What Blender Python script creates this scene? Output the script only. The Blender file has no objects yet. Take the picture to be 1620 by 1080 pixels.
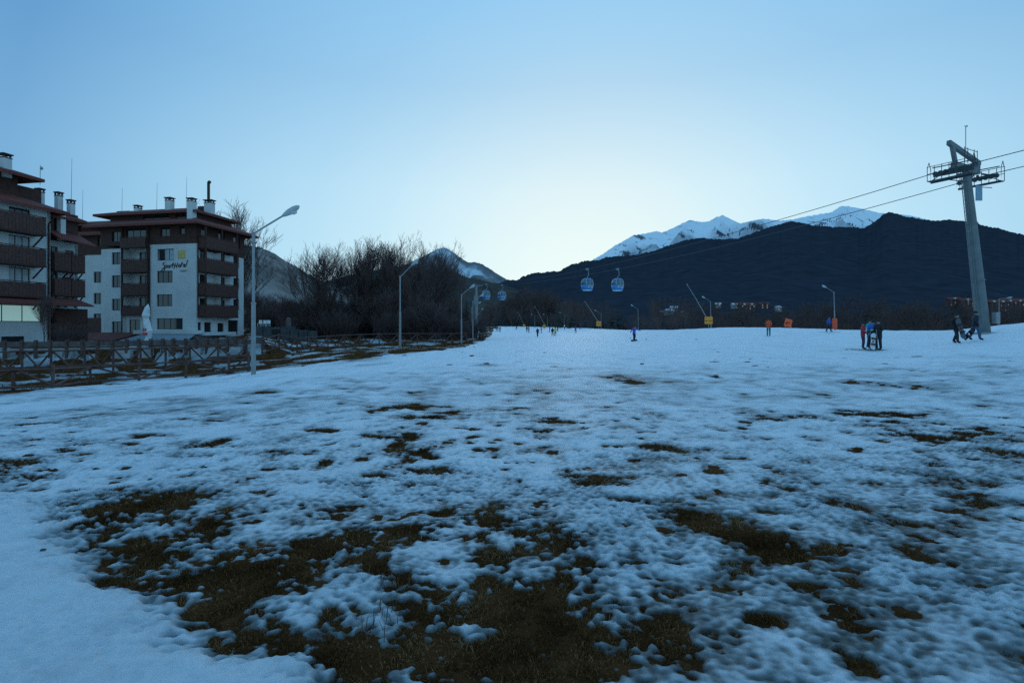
import bpy, bmesh, math, random
import numpy as np
from mathutils import Vector, Matrix

# ------------------------------------------------------------------ camera, sky, sun, exposure
sc = bpy.context.scene
COL = sc.collection
F = 810.0            # focal length in photo pixels (18 mm on a 36 mm frame, 1620 px wide)
HZ = 514.0           # photo row of the horizon
EYE = 1.65
cam_d = bpy.data.cameras.new('camera')
cam = bpy.data.objects.new('camera', cam_d)
COL.objects.link(cam)
cam.location = (0, 0, EYE)
cam.rotation_euler = (math.pi / 2, 0, 0)
cam_d.sensor_width = 36.0
cam_d.lens = 36.0 * F / 1620.0
cam_d.shift_y = -(540.0 - HZ) / 1620.0
cam_d.clip_start = 0.1
cam_d.clip_end = 30000
sc.camera = cam

GLOW_AZ = math.radians(8.5)      # where the hidden sun stands, to the right of straight ahead
GLOW_EL = math.radians(5.0)
GDIR = Vector((math.sin(GLOW_AZ) * math.cos(GLOW_EL), math.cos(GLOW_AZ) * math.cos(GLOW_EL), math.sin(GLOW_EL)))

world = bpy.data.worlds.new('World')
sc.world = world
world.use_nodes = True
wn = world.node_tree
bg = wn.nodes['Background']


def N(nt, kind, **kw):
    n = nt.nodes.new(kind)
    for k, v in kw.items():
        setattr(n, k, v)
    return n


def ramp(nt, stops, interp='EASE'):
    r = N(nt, 'ShaderNodeValToRGB')
    e = r.color_ramp.elements
    while len(e) > 1:
        e.remove(e[-1])
    e[0].position = stops[0][0]
    e[0].color = (*stops[0][1], 1)
    for p, c in stops[1:]:
        x = e.new(p)
        x.color = (*c, 1)
    r.color_ramp.interpolation = interp
    return r


tc = N(wn, 'ShaderNodeTexCoord')
sep = N(wn, 'ShaderNodeSeparateXYZ')
wn.links.new(tc.outputs['Generated'], sep.inputs[0])
# twilight sky: colour by height above the horizon ...
rz = ramp(wn, [(0.0, (0.62, 0.87, 0.94)), (0.12, (0.57, 0.82, 0.95)), (0.25, (0.525, 0.775, 0.94)), (0.42, (0.375, 0.635, 0.87)),
               (0.62, (0.31, 0.62, 0.92)), (1.0, (0.29, 0.61, 0.92))], 'LINEAR')
wn.links.new(sep.outputs['Z'], rz.inputs[0])
# ... falling off away from the set sun ...
dot = N(wn, 'ShaderNodeVectorMath', operation='DOT_PRODUCT')
wn.links.new(tc.outputs['Generated'], dot.inputs[0])
dot.inputs[1].default_value = GDIR
ra = ramp(wn, [(0.0, (0.52, 0.72, 0.86)), (0.5, (0.48, 0.67, 0.82)), (0.80, (0.36, 0.55, 0.73)), (0.865, (0.60, 0.76, 0.87)), (0.925, (0.85, 0.93, 0.97)), (0.965, (0.96, 0.985, 0.99)), (1.0, (1.0, 1.0, 1.0))], 'LINEAR')
mr = N(wn, 'ShaderNodeMapRange')
mr.inputs[1].default_value = -1.0
mr.inputs[2].default_value = 1.0
wn.links.new(dot.outputs['Value'], mr.inputs[0])
wn.links.new(mr.outputs[0], ra.inputs[0])
mul = N(wn, 'ShaderNodeMix', data_type='RGBA', blend_type='MULTIPLY')
mul.inputs[0].default_value = 1.0
wn.links.new(rz.outputs[0], mul.inputs[6])
wn.links.new(ra.outputs[0], mul.inputs[7])
# ... plus the bright glow over the ridge behind which it went down
rg = ramp(wn, [(0.93, (0, 0, 0)), (0.96, (0.05, 0.04, 0.015)), (0.983, (0.15, 0.10, 0.02)), (1.0, (0.28, 0.16, 0.0))], 'LINEAR')
wn.links.new(mr.outputs[0], rg.inputs[0])
add = N(wn, 'ShaderNodeMix', data_type='RGBA', blend_type='ADD')
add.inputs[0].default_value = 1.0
wn.links.new(mul.outputs[2], add.inputs[6])
wn.links.new(rg.outputs[0], add.inputs[7])
wn.links.new(add.outputs[2], bg.inputs[0])
bg.inputs[1].default_value = 1.0

sun_d = bpy.data.lights.new('sun', 'SUN')
sun_d.energy = 0.25
sun_d.angle = math.radians(10)
sun_d.color = (1.0, 0.95, 0.85)
sun = bpy.data.objects.new('sun', sun_d)
COL.objects.link(sun)
sun.rotation_euler = (-GDIR).to_track_quat('-Z', 'Y').to_euler()

sc.view_settings.view_transform = 'Standard'
sc.view_settings.look = 'None'
sc.view_settings.exposure = 0.0
sc.view_settings.gamma = 1.0
sc.render.engine = 'CYCLES'
sc.cycles.use_denoising = False
sc.cycles.use_adaptive_sampling = False
sc.cycles.max_bounces = 6
sc.cycles.transparent_max_bounces = 8

rnd = random.Random(7)
rng = np.random.default_rng(7)

# ------------------------------------------------------------------ noise (numpy)


def _hash(ix, iy, seed):
    h = (ix.astype(np.int64) * 374761393 + iy.astype(np.int64) * 668265263 + seed * 974634777) & 0xFFFFFFFF
    h = ((h ^ (h >> 13)) * 1274126177) & 0xFFFFFFFF
    h = h ^ (h >> 16)
    return (h & 0xFFFFFF) / float(0x1000000)


def vnoise(x, y, seed=0):
    """gradient noise, about -0.7..0.7"""
    ix, iy = np.floor(x), np.floor(y)
    fx, fy = x - ix, y - iy
    u = fx * fx * fx * (fx * (fx * 6 - 15) + 10)
    v = fy * fy * fy * (fy * (fy * 6 - 15) + 10)

    def g(i, j):
        a = _hash(ix + i, iy + j, seed) * 2 * math.pi
        return np.cos(a) * (fx - i) + np.sin(a) * (fy - j)
    a = g(0, 0) * (1 - u) + g(1, 0) * u
    b = g(0, 1) * (1 - u) + g(1, 1) * u
    return a * (1 - v) + b * v


def fbm(x, y, octs=4, seed=0, gain=0.5):
    s, a, f = 0, 1.0, 1.0
    for k in range(octs):
        s = s + a * vnoise(x * f, y * f, seed + k * 17)
        a *= gain
        f *= 2.03
    return s


def cells(x, y, seed=0):
    """distance to the nearest of one jittered point per cell, and that cell's random number"""
    ix, iy = np.floor(x), np.floor(y)
    best = np.full(x.shape, 9.0)
    rid = np.zeros(x.shape)
    for i in (-1, 0, 1):
        for j in (-1, 0, 1):
            px = ix + i + 0.15 + 0.7 * _hash(ix + i, iy + j, seed)
            py = iy + j + 0.15 + 0.7 * _hash(ix + i, iy + j, seed + 5)
            d = (px - x) ** 2 + (py - y) ** 2
            m = d < best
            best = np.where(m, d, best)
            rid = np.where(m, _hash(ix + i, iy + j, seed + 9), rid)
    return np.sqrt(best), rid


def sstep(a, b, x):
    t = np.clip((x - a) / (b - a), 0, 1)
    return t * t * (3 - 2 * t)


# ------------------------------------------------------------------ the lie of the land
_S = np.array([-1.7, -1.2, -.85, -.6, -.4, -.25, -.08, 0, .12, .25, .37, .5, .62, .75, .9, 1.0, 1.3, 1.7])
_D = np.array([0, 8, 14, 20, 24, 30, 36, 45, 60, 75, 95, 130, 180, 240, 300, 400, 600, 900])
_T = np.array([
    [0, 0, 0, 0, 0, 0, 0, 0, 0, 0, 0, 0, 0, 0, 0, 0, 0, 0],
    [-.15, -.1, -.05, -.02, 0, 0, 0, 0, 0, 0, 0, 0, 0, 0, .02, .03, .05, .08],
    [-.8, -.6, -.45, -.3, -.06, -.05, -.02, 0, 0, 0, 0, .02, .03, .03, .08, .12, .15, .2],
    [-1.2, -1.0, -.82, -.5, -.05, -.08, -.05, -.03, 0, 0, .02, .05, .08, .1, .2, .3, .4, .6],
    [-1.5, -1.35, -1.2, -.9, -.3, -.12, -.08, -.08, -.05, -.05, 0, .07, .09, .1, .35, .5, .7, .9],
    [-1.5, -1.35, -1.25, -1.0, -.5, -.12, -.12, -.15, -.12, -.1, 0, .1, .1, .08, .65, 1.0, 1.5, 1.8],
    [-1.0, -.95, -.9, -.8, -.5, -.02, -.2, -.2, -.2, -.15, .05, .2, .2, .3, 1.0, 1.5, 2.0, 2.3],
    [-.95, -.95, -.95, -.9, -.4, -.25, -.25, -.3, -.3, -.25, .1, .4, .5, .7, 1.2, 2.1, 2.4, 2.7],
    [-1.2, -1.2, -1.2, -1.1, -.4, -.35, -.4, -.5, -.5, -.38, .5, .75, .8, 1.05, 1.0, 1.6, 2.0, 2.0],
    [-1.0, -1.0, -1.0, -1.0, -.35, -.35, -.5, -.6, -.6, .1, 1.6, 1.7, 1.15, 1.0, .3, .4, .5, .5],
    [-.4, -.4, -.4, -.4, -.35, -.3, -.7, -.9, -.75, .8, .9, .6, .2, -.5, -1, -1, -1, -1],
    [-.3, -.3, -.3, -.3, -.3, -.3, -.8, -1.0, -.75, 1.1, -.5, -1, -1.5, -2, -2.5, -2.5, -2.5, -2.5],
    [0, 0, 0, 0, 0, 0, -.8, -.9, .9, -.3, -2, -3, -3.5, -4, -4.5, -4.5, -4.5, -4.5],
    [.5, .5, .5, .5, .5, .5, .3, .5, 1.1, -1.5, -4, -5, -5, -5.5, -6, -6, -6, -6],
    [1, 1, 1, 1, 1, 1, 1.2, 1.4, 0, -3, -5, -6, -6, -6, -6, -6, -6, -6],
    [2, 2, 2, 2, 2, 1, -1, -1, -2, -5, -6, -6, -6, -6, -6, -6, -6, -6],
    [3, 3, 3, 3, 2, 0, -3, -4, -5, -6, -6, -6, -6, -6, -6, -6, -6, -6],
    [3, 3, 3, 3, 2, 0, -3, -4, -5, -6, -6, -6, -6, -6, -6, -6, -6, -6]], dtype=float)


def _smooth_table():
    s = np.linspace(-1.7, 1.7, 341)
    q = np.linspace(0, math.log(901), 400)
    d = np.exp(q) - 1
    a = np.array([np.interp(s, _S, r) for r in _T])
    a = np.array([np.interp(d, _D, a[:, k]) for k in range(len(s))]).T       # d x s
    for ax, w in ((0, 5), (1, 7)):
        k = np.exp(-0.5 * (np.arange(-2 * w, 2 * w + 1) / w) ** 2)
        k /= k.sum()
        pad = [(2 * w, 2 * w) if i == ax else (0, 0) for i in (0, 1)]
        b = np.pad(a, pad, mode='edge')
        a = np.apply_along_axis(lambda r: np.convolve(r, k, 'valid'), ax, b)
    return a


_TAB = _smooth_table()


def gz_np(X, Y):
    Y = np.maximum(Y, 0.3)
    s = np.clip(X / Y, -1.699, 1.699)
    fi = np.clip(np.log1p(Y) / math.log(901), 0, 0.9999) * 399
    fs = (s + 1.7) / 3.4 * 340
    i, j = fi.astype(int), fs.astype(int)
    i = np.minimum(i, 398)
    j = np.minimum(j, 339)
    a, b = fi - i, fs - j
    z = (_TAB[i, j] * (1 - a) * (1 - b) + _TAB[i + 1, j] * a * (1 - b) + _TAB[i, j + 1] * (1 - a) * b + _TAB[i + 1, j + 1] * a * b)
    z = z + 0.9 * sstep(35.6, 36.6, Y) * sstep(-.42, -.50, s)
    z = z + 0.05 * vnoise(X / 3.1, Y / 3.1, 3) * sstep(0, 3, Y) + 0.16 * vnoise(X / 13., Y / 13., 4) * sstep(6, 20, Y)
    return z


def gz(x, y):
    return float(gz_np(np.array([float(x)]), np.array([float(y)]))[0])


def at(px, py, d):
    """the point at depth d metres seen in the photograph at px, py"""
    return Vector(((px - 810.0) / F * d, d, EYE + (HZ - py) / F * d))


def on_ground(px, d):
    x = (px - 810.0) / F * d
    return Vector((x, d, gz(x, d)))


def ground_hit(px, py):
    s = (px - 810.0) / F
    lo, hi = 1.0, 400.0
    ds = np.geomspace(1.0, 400, 600)
    z = gz_np(s * ds, ds)
    y = HZ - (z - EYE) / ds * F
    k = np.where(y <= py)[0]
    d = ds[k[0]] if len(k) else 400.0
    return s * d, d


# ------------------------------------------------------------------ materials


def mat(name, col, rough=0.7, var=0.25, scale=6.0, metal=0.0, bump=0.0, bscale=40.0, emit=None, estr=0.0, spec=0.5, col2=None):
    m = bpy.data.materials.new(name)
    m.use_nodes = True
    nt = m.node_tree
    b = nt.nodes['Principled BSDF']
    b.inputs['Roughness'].default_value = rough
    b.inputs['Metallic'].default_value = metal
    b.inputs['Specular IOR Level'].default_value = spec
    tcn = N(nt, 'ShaderNodeTexCoord')
    no = N(nt, 'ShaderNodeTexNoise')
    no.inputs['Scale'].default_value = scale
    no.inputs['Detail'].default_value = 5
    nt.links.new(tcn.outputs['Object'], no.inputs['Vector'])
    c2 = col2 if col2 else tuple(min(1, c * (1 + var)) for c in col)
    c1 = tuple(c * (1 - var) for c in col)
    r = ramp(nt, [(0.3, c1), (0.7, c2)], 'LINEAR')
    nt.links.new(no.outputs['Fac'], r.inputs[0])
    nt.links.new(r.outputs[0], b.inputs['Base Color'])
    if bump:
        n2 = N(nt, 'ShaderNodeTexNoise')
        n2.inputs['Scale'].default_value = bscale
        n2.inputs['Detail'].default_value = 4
        nt.links.new(tcn.outputs['Object'], n2.inputs['Vector'])
        bp = N(nt, 'ShaderNodeBump')
        bp.inputs['Strength'].default_value = bump
        bp.inputs['Distance'].default_value = 0.05
        nt.links.new(n2.outputs['Fac'], bp.inputs['Height'])
        nt.links.new(bp.outputs[0], b.inputs['Normal'])
    if emit:
        b.inputs['Emission Color'].default_value = (*emit, 1)
        b.inputs['Emission Strength'].default_value = estr
    return m


def attr_mix(name, attr, stops, rough=0.8, nscale=1.0, namp=0.2, bump=0.0, bscale=1.0, bdist=1.0, spec=0.3):
    """base colour by a vertex attribute plus noise, through a colour ramp"""
    m = bpy.data.materials.new(name)
    m.use_nodes = True
    nt = m.node_tree
    b = nt.nodes['Principled BSDF']
    b.inputs['Roughness'].default_value = rough
    b.inputs['Specular IOR Level'].default_value = spec
    at_ = N(nt, 'ShaderNodeAttribute', attribute_name=attr)
    tcn = N(nt, 'ShaderNodeTexCoord')
    no = N(nt, 'ShaderNodeTexNoise')
    no.inputs['Scale'].default_value = nscale
    no.inputs['Detail'].default_value = 7
    nt.links.new(tcn.outputs['Object'], no.inputs['Vector'])
    ma = N(nt, 'ShaderNodeMath', operation='MULTIPLY_ADD')
    ma.inputs[1].default_value = namp
    nt.links.new(no.outputs['Fac'], ma.inputs[0])
    nt.links.new(at_.outputs['Fac'], ma.inputs[2])
    r = ramp(nt, stops, 'LINEAR')
    nt.links.new(ma.outputs[0], r.inputs[0])
    nt.links.new(r.outputs[0], b.inputs['Base Color'])
    if bump:
        n2 = N(nt, 'ShaderNodeTexNoise')
        n2.inputs['Scale'].default_value = bscale
        n2.inputs['Detail'].default_value = 6
        nt.links.new(tcn.outputs['Object'], n2.inputs['Vector'])
        bp = N(nt, 'ShaderNodeBump')
        bp.inputs['Strength'].default_value = bump
        bp.inputs['Distance'].default_value = bdist
        nt.links.new(n2.outputs['Fac'], bp.inputs['Height'])
        nt.links.new(bp.outputs[0], b.inputs['Normal'])
    return m


M = {}
M['stucco'] = mat('white_stucco', (.62, .62, .60), .9, .10, .5, bump=.15, bscale=30)
M['brown'] = mat('brown_boards', (.064, .023, .015), .8, .4, 3)
M['brown2'] = mat('balcony_boards', (.092, .035, .026), .75, .4, 5)
M['roof'] = mat('red_roof_tiles', (.17, .037, .025), .8, .3, 4, bump=.4, bscale=12)
M['cap'] = mat('chimney_cap', (.05, .03, .025), .8)
M['glass'] = mat('window_glass', (.02, .022, .026), .06, .3, .7, spec=.8)
M['frame'] = mat('window_frame', (.045, .026, .02), .6)
M['curtain'] = mat('pale_curtain', (.42, .46, .47), .8, .2, 3)
M['litglass'] = mat('lit_restaurant_glass', (.30, .42, .36), .15, .15, 1.5, emit=(.50, .85, .84), estr=.34)
M['dark'] = mat('dark_interior', (.012, .011, .011), .9)
M['canopy'] = mat('terrace_canopy', (.25, .30, .33), .4)
M['metal'] = mat('galvanised_steel', (.30, .34, .36), .5, .15, 5, metal=.4)
M['lampgrey'] = mat('painted_lamp_pole', (.27, .27, .27), .55, .12, 6)
M['lamphead'] = mat('lamp_head_shell', (.40, .44, .44), .4, .1, 6)
M['lens'] = mat('lamp_lens', (.50, .52, .48), .2, .1, 6)
M['tower'] = mat('tower_green_grey', (.135, .15, .155), .6, .15, 2)
M['steel'] = mat('dark_steel', (.05, .058, .062), .5, .2, 6, metal=.3)
M['wood'] = mat('weathered_fence_wood', (.12, .060, .047), .85, .4, 4, bump=.4, bscale=30)
M['plank'] = mat('grey_planks', (.13, .10, .095), .85, .35, 3, bump=.3, bscale=25)
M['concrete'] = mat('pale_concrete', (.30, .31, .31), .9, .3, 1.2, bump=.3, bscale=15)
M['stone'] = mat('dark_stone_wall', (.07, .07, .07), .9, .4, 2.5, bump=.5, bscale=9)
M['bark'] = mat('dark_bark', (.095, .060, .050), .95, .35, 4)
M['twig'] = mat('brown_twigs', (.115, .068, .058), .95, .35, 1)
M['needle'] = mat('dark_needles', (.040, .038, .026), .9, .4, 1.5)
M['shrub'] = mat('bare_bush_twigs', (.105, .062, .054), .95, .4, .8)
M['yellow'] = mat('yellow_pad', (.95, .30, .02), .6, .15, 4)
M['orange'] = mat('orange_net', (1.0, .12, .03), .6, .1, 8)
M['redpad'] = mat('red_orange_pad', (.85, .09, .03), .65, .15, 4)
M['black'] = mat('black_paint', (.012, .012, .013), .6)
M['blue'] = mat('cabin_blue', (.02, .21, .50), .3, .12, 1.2, spec=.6)
M['cabwin'] = mat('cabin_window', (.05, .12, .17), .08, .3, 1.5, spec=.9)
M['white'] = mat('white_paint', (.75, .75, .74), .5, .06, 5)
M['cloth'] = mat('white_canvas', (.72, .73, .74), .8, .08, 3)
M['redprint'] = mat('red_print', (.55, .03, .03), .7)
M['gold'] = mat('yellow_emblem', (.62, .42, .10), .6, .1, 5)
M['wall2'] = mat('village_wall', (.35, .30, .27), .9, .2, .4)
M['wallred'] = mat('village_red_wall', (.095, .045, .04), .9, .25, .4)
M['roofsnow'] = mat('snowy_roof', (.70, .74, .78), .9, .1, 1)
M['lit'] = mat('lit_window', (.4, .35, .3), .4, .1, 2, emit=(1.0, .85, .75), estr=.16)
M['pink'] = mat('pink_print', (.55, .22, .30), .5)
M['rope'] = mat('steel_rope', (.06, .065, .07), .5)
M['skin'] = mat('skin', (.42, .24, .17), .6)


def cloth_mat(name, c):
    M['cloth_' + name] = mat('cloth_' + name, c, .8, .15, 20)


for n_, c_ in dict(navy=(.012, .016, .032), charcoal=(.014, .014, .016), crimson=(.38, .025, .04), turquoise=(.02, .28, .36), azure=(.02, .16, .50),
                   orange_red=(.70, .09, .03), teal=(.02, .17, .19), violet=(.10, .09, .40), royal=(.03, .10, .45), jeans=(.06, .10, .16),
                   lemon=(.60, .58, .08), pale=(.65, .68, .70), plum=(.06, .02, .05), maroon=(.10, .015, .02), green=(.03, .16, .06),
                   grey=(.10, .10, .11)).items():
    cloth_mat(n_, c_)

# ------------------------------------------------------------------ object helpers


def tag(o, label=None, cat=None, group=None, kind=None):
    if label:
        o['label'] = label
    if cat:
        o['category'] = cat
    if group:
        o['group'] = group
    if kind:
        o['kind'] = kind
    return o


def thing(name, loc, label, cat, group=None, rz=0.0):
    o = bpy.data.objects.new(name, None)
    COL.objects.link(o)
    o.location = loc
    o.rotation_euler = (0, 0, rz)
    return tag(o, label, cat, group)


class MB:
    """collects simple solids, then links them as one mesh object"""

    def __init__(self):
        self.v, self.f, self.m = [], [], []

    def add(self, vs, fs, mi=0):
        o = len(self.v)
        self.v += [tuple(p) for p in vs]
        self.f += [tuple(i + o for i in f) for f in fs]
        self.m += [mi] * len(fs)
        return self

    def box(self, x0, x1, y0, y1, z0, z1, mi=0):
        vs = [(x0, y0, z0), (x1, y0, z0), (x1, y1, z0), (x0, y1, z0), (x0, y0, z1), (x1, y0, z1), (x1, y1, z1), (x0, y1, z1)]
        return self.add(vs, [(0, 3, 2, 1), (4, 5, 6, 7), (0, 1, 5, 4), (1, 2, 6, 5), (2, 3, 7, 6), (3, 0, 4, 7)], mi)

    def beam(self, p, q, w, h=None, mi=0, up=(0, 0, 1)):
        """square bar from p to q"""
        p, q = Vector(p), Vector(q)
        h = h or w
        d = (q - p).normalized()
        u = Vector(up)
        if abs(d.dot(u)) > .98:
            u = Vector((0, 1, 0))
        s = d.cross(u).normalized()
        t = s.cross(d)
        vs = []
        for c in (p, q):
            for a, b in ((-1, -1), (1, -1), (1, 1), (-1, 1)):
                vs.append(c + s * (a * w / 2) + t * (b * h / 2))
        return self.add(vs, [(3, 2, 1, 0), (4, 5, 6, 7), (0, 1, 5, 4), (1, 2, 6, 5), (2, 3, 7, 6), (3, 0, 4, 7)], mi)

    def tube(self, pts, rad, n=8, mi=0, cap=True):
        pts = [Vector(p) for p in pts]
        if not hasattr(rad, '__len__'):
            rad = [rad] * len(pts)
        rings = []
        ref = Vector((0, 0, 1))
        d0 = (pts[1] - pts[0]).normalized()
        if abs(d0.dot(ref)) > .9:
            ref = Vector((1, 0, 0))
        for i, p in enumerate(pts):
            d = (pts[min(i + 1, len(pts) - 1)] - pts[max(i - 1, 0)]).normalized()
            s = d.cross(ref).normalized()
            t = s.cross(d)
            rings.append([p + (s * math.cos(2 * math.pi * k / n) + t * math.sin(2 * math.pi * k / n)) * rad[i] for k in range(n)])
        vs = [q for r in rings for q in r]
        fs = []
        for i in range(len(pts) - 1):
            for k in range(n):
                a, b = i * n + k, i * n + (k + 1) % n
                fs.append((a, b, b + n, a + n))
        if cap:
            fs.append(tuple(range(n - 1, -1, -1)))
            fs.append(tuple((len(pts) - 1) * n + k for k in range(n)))
        return self.add(vs, fs, mi)

    def ball(self, c, rx, ry, rz, nu=10, nv=7, mi=0):
        vs, fs = [], []
        for i in range(nv + 1):
            th = math.pi * i / nv
            for k in range(nu):
                ph = 2 * math.pi * k / nu
                vs.append((c[0] + rx * math.sin(th) * math.cos(ph), c[1] + ry * math.sin(th) * math.sin(ph), c[2] + rz * math.cos(th)))
        for i in range(nv):
            for k in range(nu):
                a, b = i * nu + k, i * nu + (k + 1) % nu
                fs.append((a, a + nu, b + nu, b))
        return self.add(vs, fs, mi)

    def build(self, name, mats, parent=None, smooth=False):
        me = bpy.data.meshes.new(name)
        me.from_pydata(self.v, [], self.f)
        mats = mats if isinstance(mats, (list, tuple)) else [mats]
        for m in mats:
            me.materials.append(m)
        if len(mats) > 1:
            me.polygons.foreach_set('material_index', self.m)
        if smooth:
            me.polygons.foreach_set('use_smooth', [True] * len(me.polygons))
        me.update()
        o = bpy.data.objects.new(name, me)
        COL.objects.link(o)
        if parent:
            o.parent = parent
        return o


def copy_tree(o, parent=None):
    c = o.copy()
    COL.objects.link(c)
    if parent:
        c.parent = parent
    for ch in list(o.children):
        copy_tree(ch, c)
    return c


def np_mesh(name, V, Q, mats, attrs=None, smooth=True, parent=None):
    """mesh object from numpy vertices and quads (or triangles)"""
    me = bpy.data.meshes.new(name)
    k = Q.shape[1]
    me.vertices.add(len(V))
    me.vertices.foreach_set('co', np.ascontiguousarray(V, dtype=np.float32).ravel())
    me.loops.add(len(Q) * k)
    me.loops.foreach_set('vertex_index', np.ascontiguousarray(Q, dtype=np.int32).ravel())
    me.polygons.add(len(Q))
    me.polygons.foreach_set('loop_start', np.arange(len(Q), dtype=np.int32) * k)
    me.polygons.foreach_set('loop_total', np.full(len(Q), k, dtype=np.int32))
    me.polygons.foreach_set('use_smooth', np.full(len(Q), smooth))
    for m in (mats if isinstance(mats, (list, tuple)) else [mats]):
        me.materials.append(m)
    for an, av in (attrs or {}).items():
        a = me.attributes.new(an, 'FLOAT', 'POINT')
        a.data.foreach_set('value', np.ascontiguousarray(av, dtype=np.float32))
    me.update(calc_edges=True)
    o = bpy.data.objects.new(name, me)
    COL.objects.link(o)
    if parent:
        o.parent = parent
    return o


def grid_quads(nr, nc):
    i = np.arange(nr - 1)[:, None] * nc + np.arange(nc - 1)[None, :]
    i = i.ravel()
    return np.stack([i, i + 1, i + 1 + nc, i + nc], 1)


# ------------------------------------------------------------------ ground and snow
# bare patches melted out of the snow: photo position and half sizes of each, strength
PATCH = [
    (215, 815, 95, 35, 1.0), (160, 850, 70, 45, .8), (260, 870, 110, 45, 1.1), (330, 930, 150, 55, 1.15), (270, 985, 60, 40, .7), (430, 900, 110, 40, 1.0),
    (560, 865, 90, 26, 1.1), (650, 850, 110, 22, 1.1), (560, 900, 60, 25, 1.0), (760, 835, 110, 28, .95), (850, 870, 110, 40, .95), (330, 1010, 90, 35, 1.0),
    (470, 1000, 100, 60, .95), (640, 935, 60, 28, .9), (420, 1045, 70, 35, .9), (560, 1060, 120, 40, 1.05), (730, 1040, 130, 60, 1.2), (850, 960, 130, 60, 1.15),
    (900, 1040, 170, 60, 1.2), (1020, 1000, 110, 60, 1.0), (1060, 950, 80, 35, .9), (930, 905, 100, 30, .8), (720, 965, 70, 30, .9),
    (1075, 815, 45, 14, 1.0), (1130, 830, 60, 16, 1.05), (1190, 855, 70, 20, 1.1), (1235, 885, 50, 26, 1.15), (1305, 878, 40, 14, .9), (1190, 975, 45, 16, .95),
    (1290, 1010, 55, 18, .95), (1370, 1060, 45, 32, 1.15), (1330, 925, 35, 12, .75), (1180, 900, 40, 12, .7),
    (935, 757, 45, 10, 1.1), (895, 745, 22, 5, .9), (995, 792, 40, 8, 1.0), (1000, 605, 30, 7, .8), (985, 597, 40, 5, .8), (650, 645, 50, 7, .95), (690, 658, 50, 9, .95),
    (800, 648, 45, 5, .85), (868, 668, 35, 9, .85), (880, 685, 35, 8, .8), (620, 692, 45, 7, .9), (650, 718, 42, 8, 1.0), (512, 733, 16, 7, .95), (692, 742, 25, 8, .95),
    (600, 752, 30, 8, .8), (520, 680, 35, 3, .8), (325, 702, 45, 6, .95), (232, 690, 35, 5, .85), (110, 715, 20, 5, .8), (20, 735, 55, 10, .75), (30, 755, 45, 10, .75),
    (570, 570, 40, 4, .8), (600, 578, 45, 4, .75), (415, 622, 30, 2.5, .9), (770, 577, 16, 2.5, .9), (690, 830, 30, 12, .8), (700, 812, 50, 7, .85),
    (1375, 657, 60, 6, 1.0), (1400, 672, 70, 8, .75), (1450, 690, 70, 12, .75), (1350, 605, 40, 4, .8), (1430, 612, 50, 4, .7), (1230, 663, 70, 5, .7), (1540, 685, 60, 8, .7),
    (1550, 793, 45, 12, .95), (1570, 803, 30, 8, .9), (1535, 790, 20, 6, .9), (1132, 598, 7, 2, 1.1), (1030, 710, 40, 5, .7), (870, 710, 40, 6, .65), (1300, 870, 20, 10, .7),
    (140, 800, 60, 25, .5), (530, 835, 60, 12, .5), (1600, 720, 40, 20, .55), (1500, 760, 60, 20, .45), (1440, 855, 70, 25, .35), (1290, 960, 60, 30, .4), (1560, 900, 60, 30, .3),
]
SNOW_EDGE_PX = [(-700, 655), (-300, 640), (0, 628), (100, 614), (200, 604), (300, 597), (401, 589), (480, 579), (560, 570), (640, 561), (700, 554), (735, 549), (765, 540), (778, 530), (782, 519)]
_ed = [((p - 810) / F, ground_hit(p, y)[1]) for p, y in SNOW_EDGE_PX]
_es, _edd = np.array([e[0] for e in _ed]), np.array([e[1] for e in _ed])


def melt_field(X, Y):
    W = np.zeros(X.shape)
    for px, py, rx, ry, w in PATCH:
        x0, d0 = ground_hit(px, py)
        wx = rx / F * d0 * .86
        # half depth of the patch on the ground
        wy = max(0.5 * (ground_hit(px, py - ry)[1] - ground_hit(px, py + ry)[1]), 0.05) * .88
        sel = (np.abs(X - x0) < 3 * wx) & (np.abs(Y - d0) < 3 * wy)
        if not sel.any():
            continue
        q = ((X[sel] - x0) / wx) ** 2 + ((Y[sel] - d0) / wy) ** 2
        W[sel] = np.maximum(W[sel], w * np.exp(-0.55 * q ** 1.4))
    return W


def snow_u(X, Y, dd):
    """snow cover number: above 0 snow lies; dd = local mesh spacing, finer relief than that is left out"""
    def keep(lam):
        return sstep(0.9, 2.2, lam / dd)
    wx, wy = X + .25 * vnoise(X / .8, Y / .8, 50), Y + .25 * vnoise(X / .8, Y / .8, 51)
    Mf = melt_field(wx, wy)
    n1 = .60 * vnoise(X / 1.3, Y / 1.1, 60) * keep(1.1) + .60 * vnoise(X / .47, Y / .40, 61) * keep(.42)
    r1 = .44 * vnoise(X / .24, Y / .20, 62) * keep(.21)
    r2 = (.70 - 2.6 * np.abs(vnoise(X / .14, Y / .11, 63))) * .42 * keep(.10)
    n3 = .66 * vnoise(X / .056, Y / .047, 64) * keep(.05)
    u = .70 + n1 + r1 + r2 + n3
    # broad thin-snow areas to the right and in the middle, with pits
    thin = sstep(-.1, .5, fbm(X / 7., Y / 7., 3, 66))
    u = u - .16 * thin - .92 * Mf + .85 * Mf * vnoise(X / .31, Y / .25, 68) * keep(.28) + .75 * Mf * vnoise(X / .10, Y / .08, 69) * keep(.09)
    # ski track and far slope: thicker, even cover
    u = u + .5 * sstep(14, 26, Y)
    return u, Mf, r1, r2, n3, keep


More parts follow.
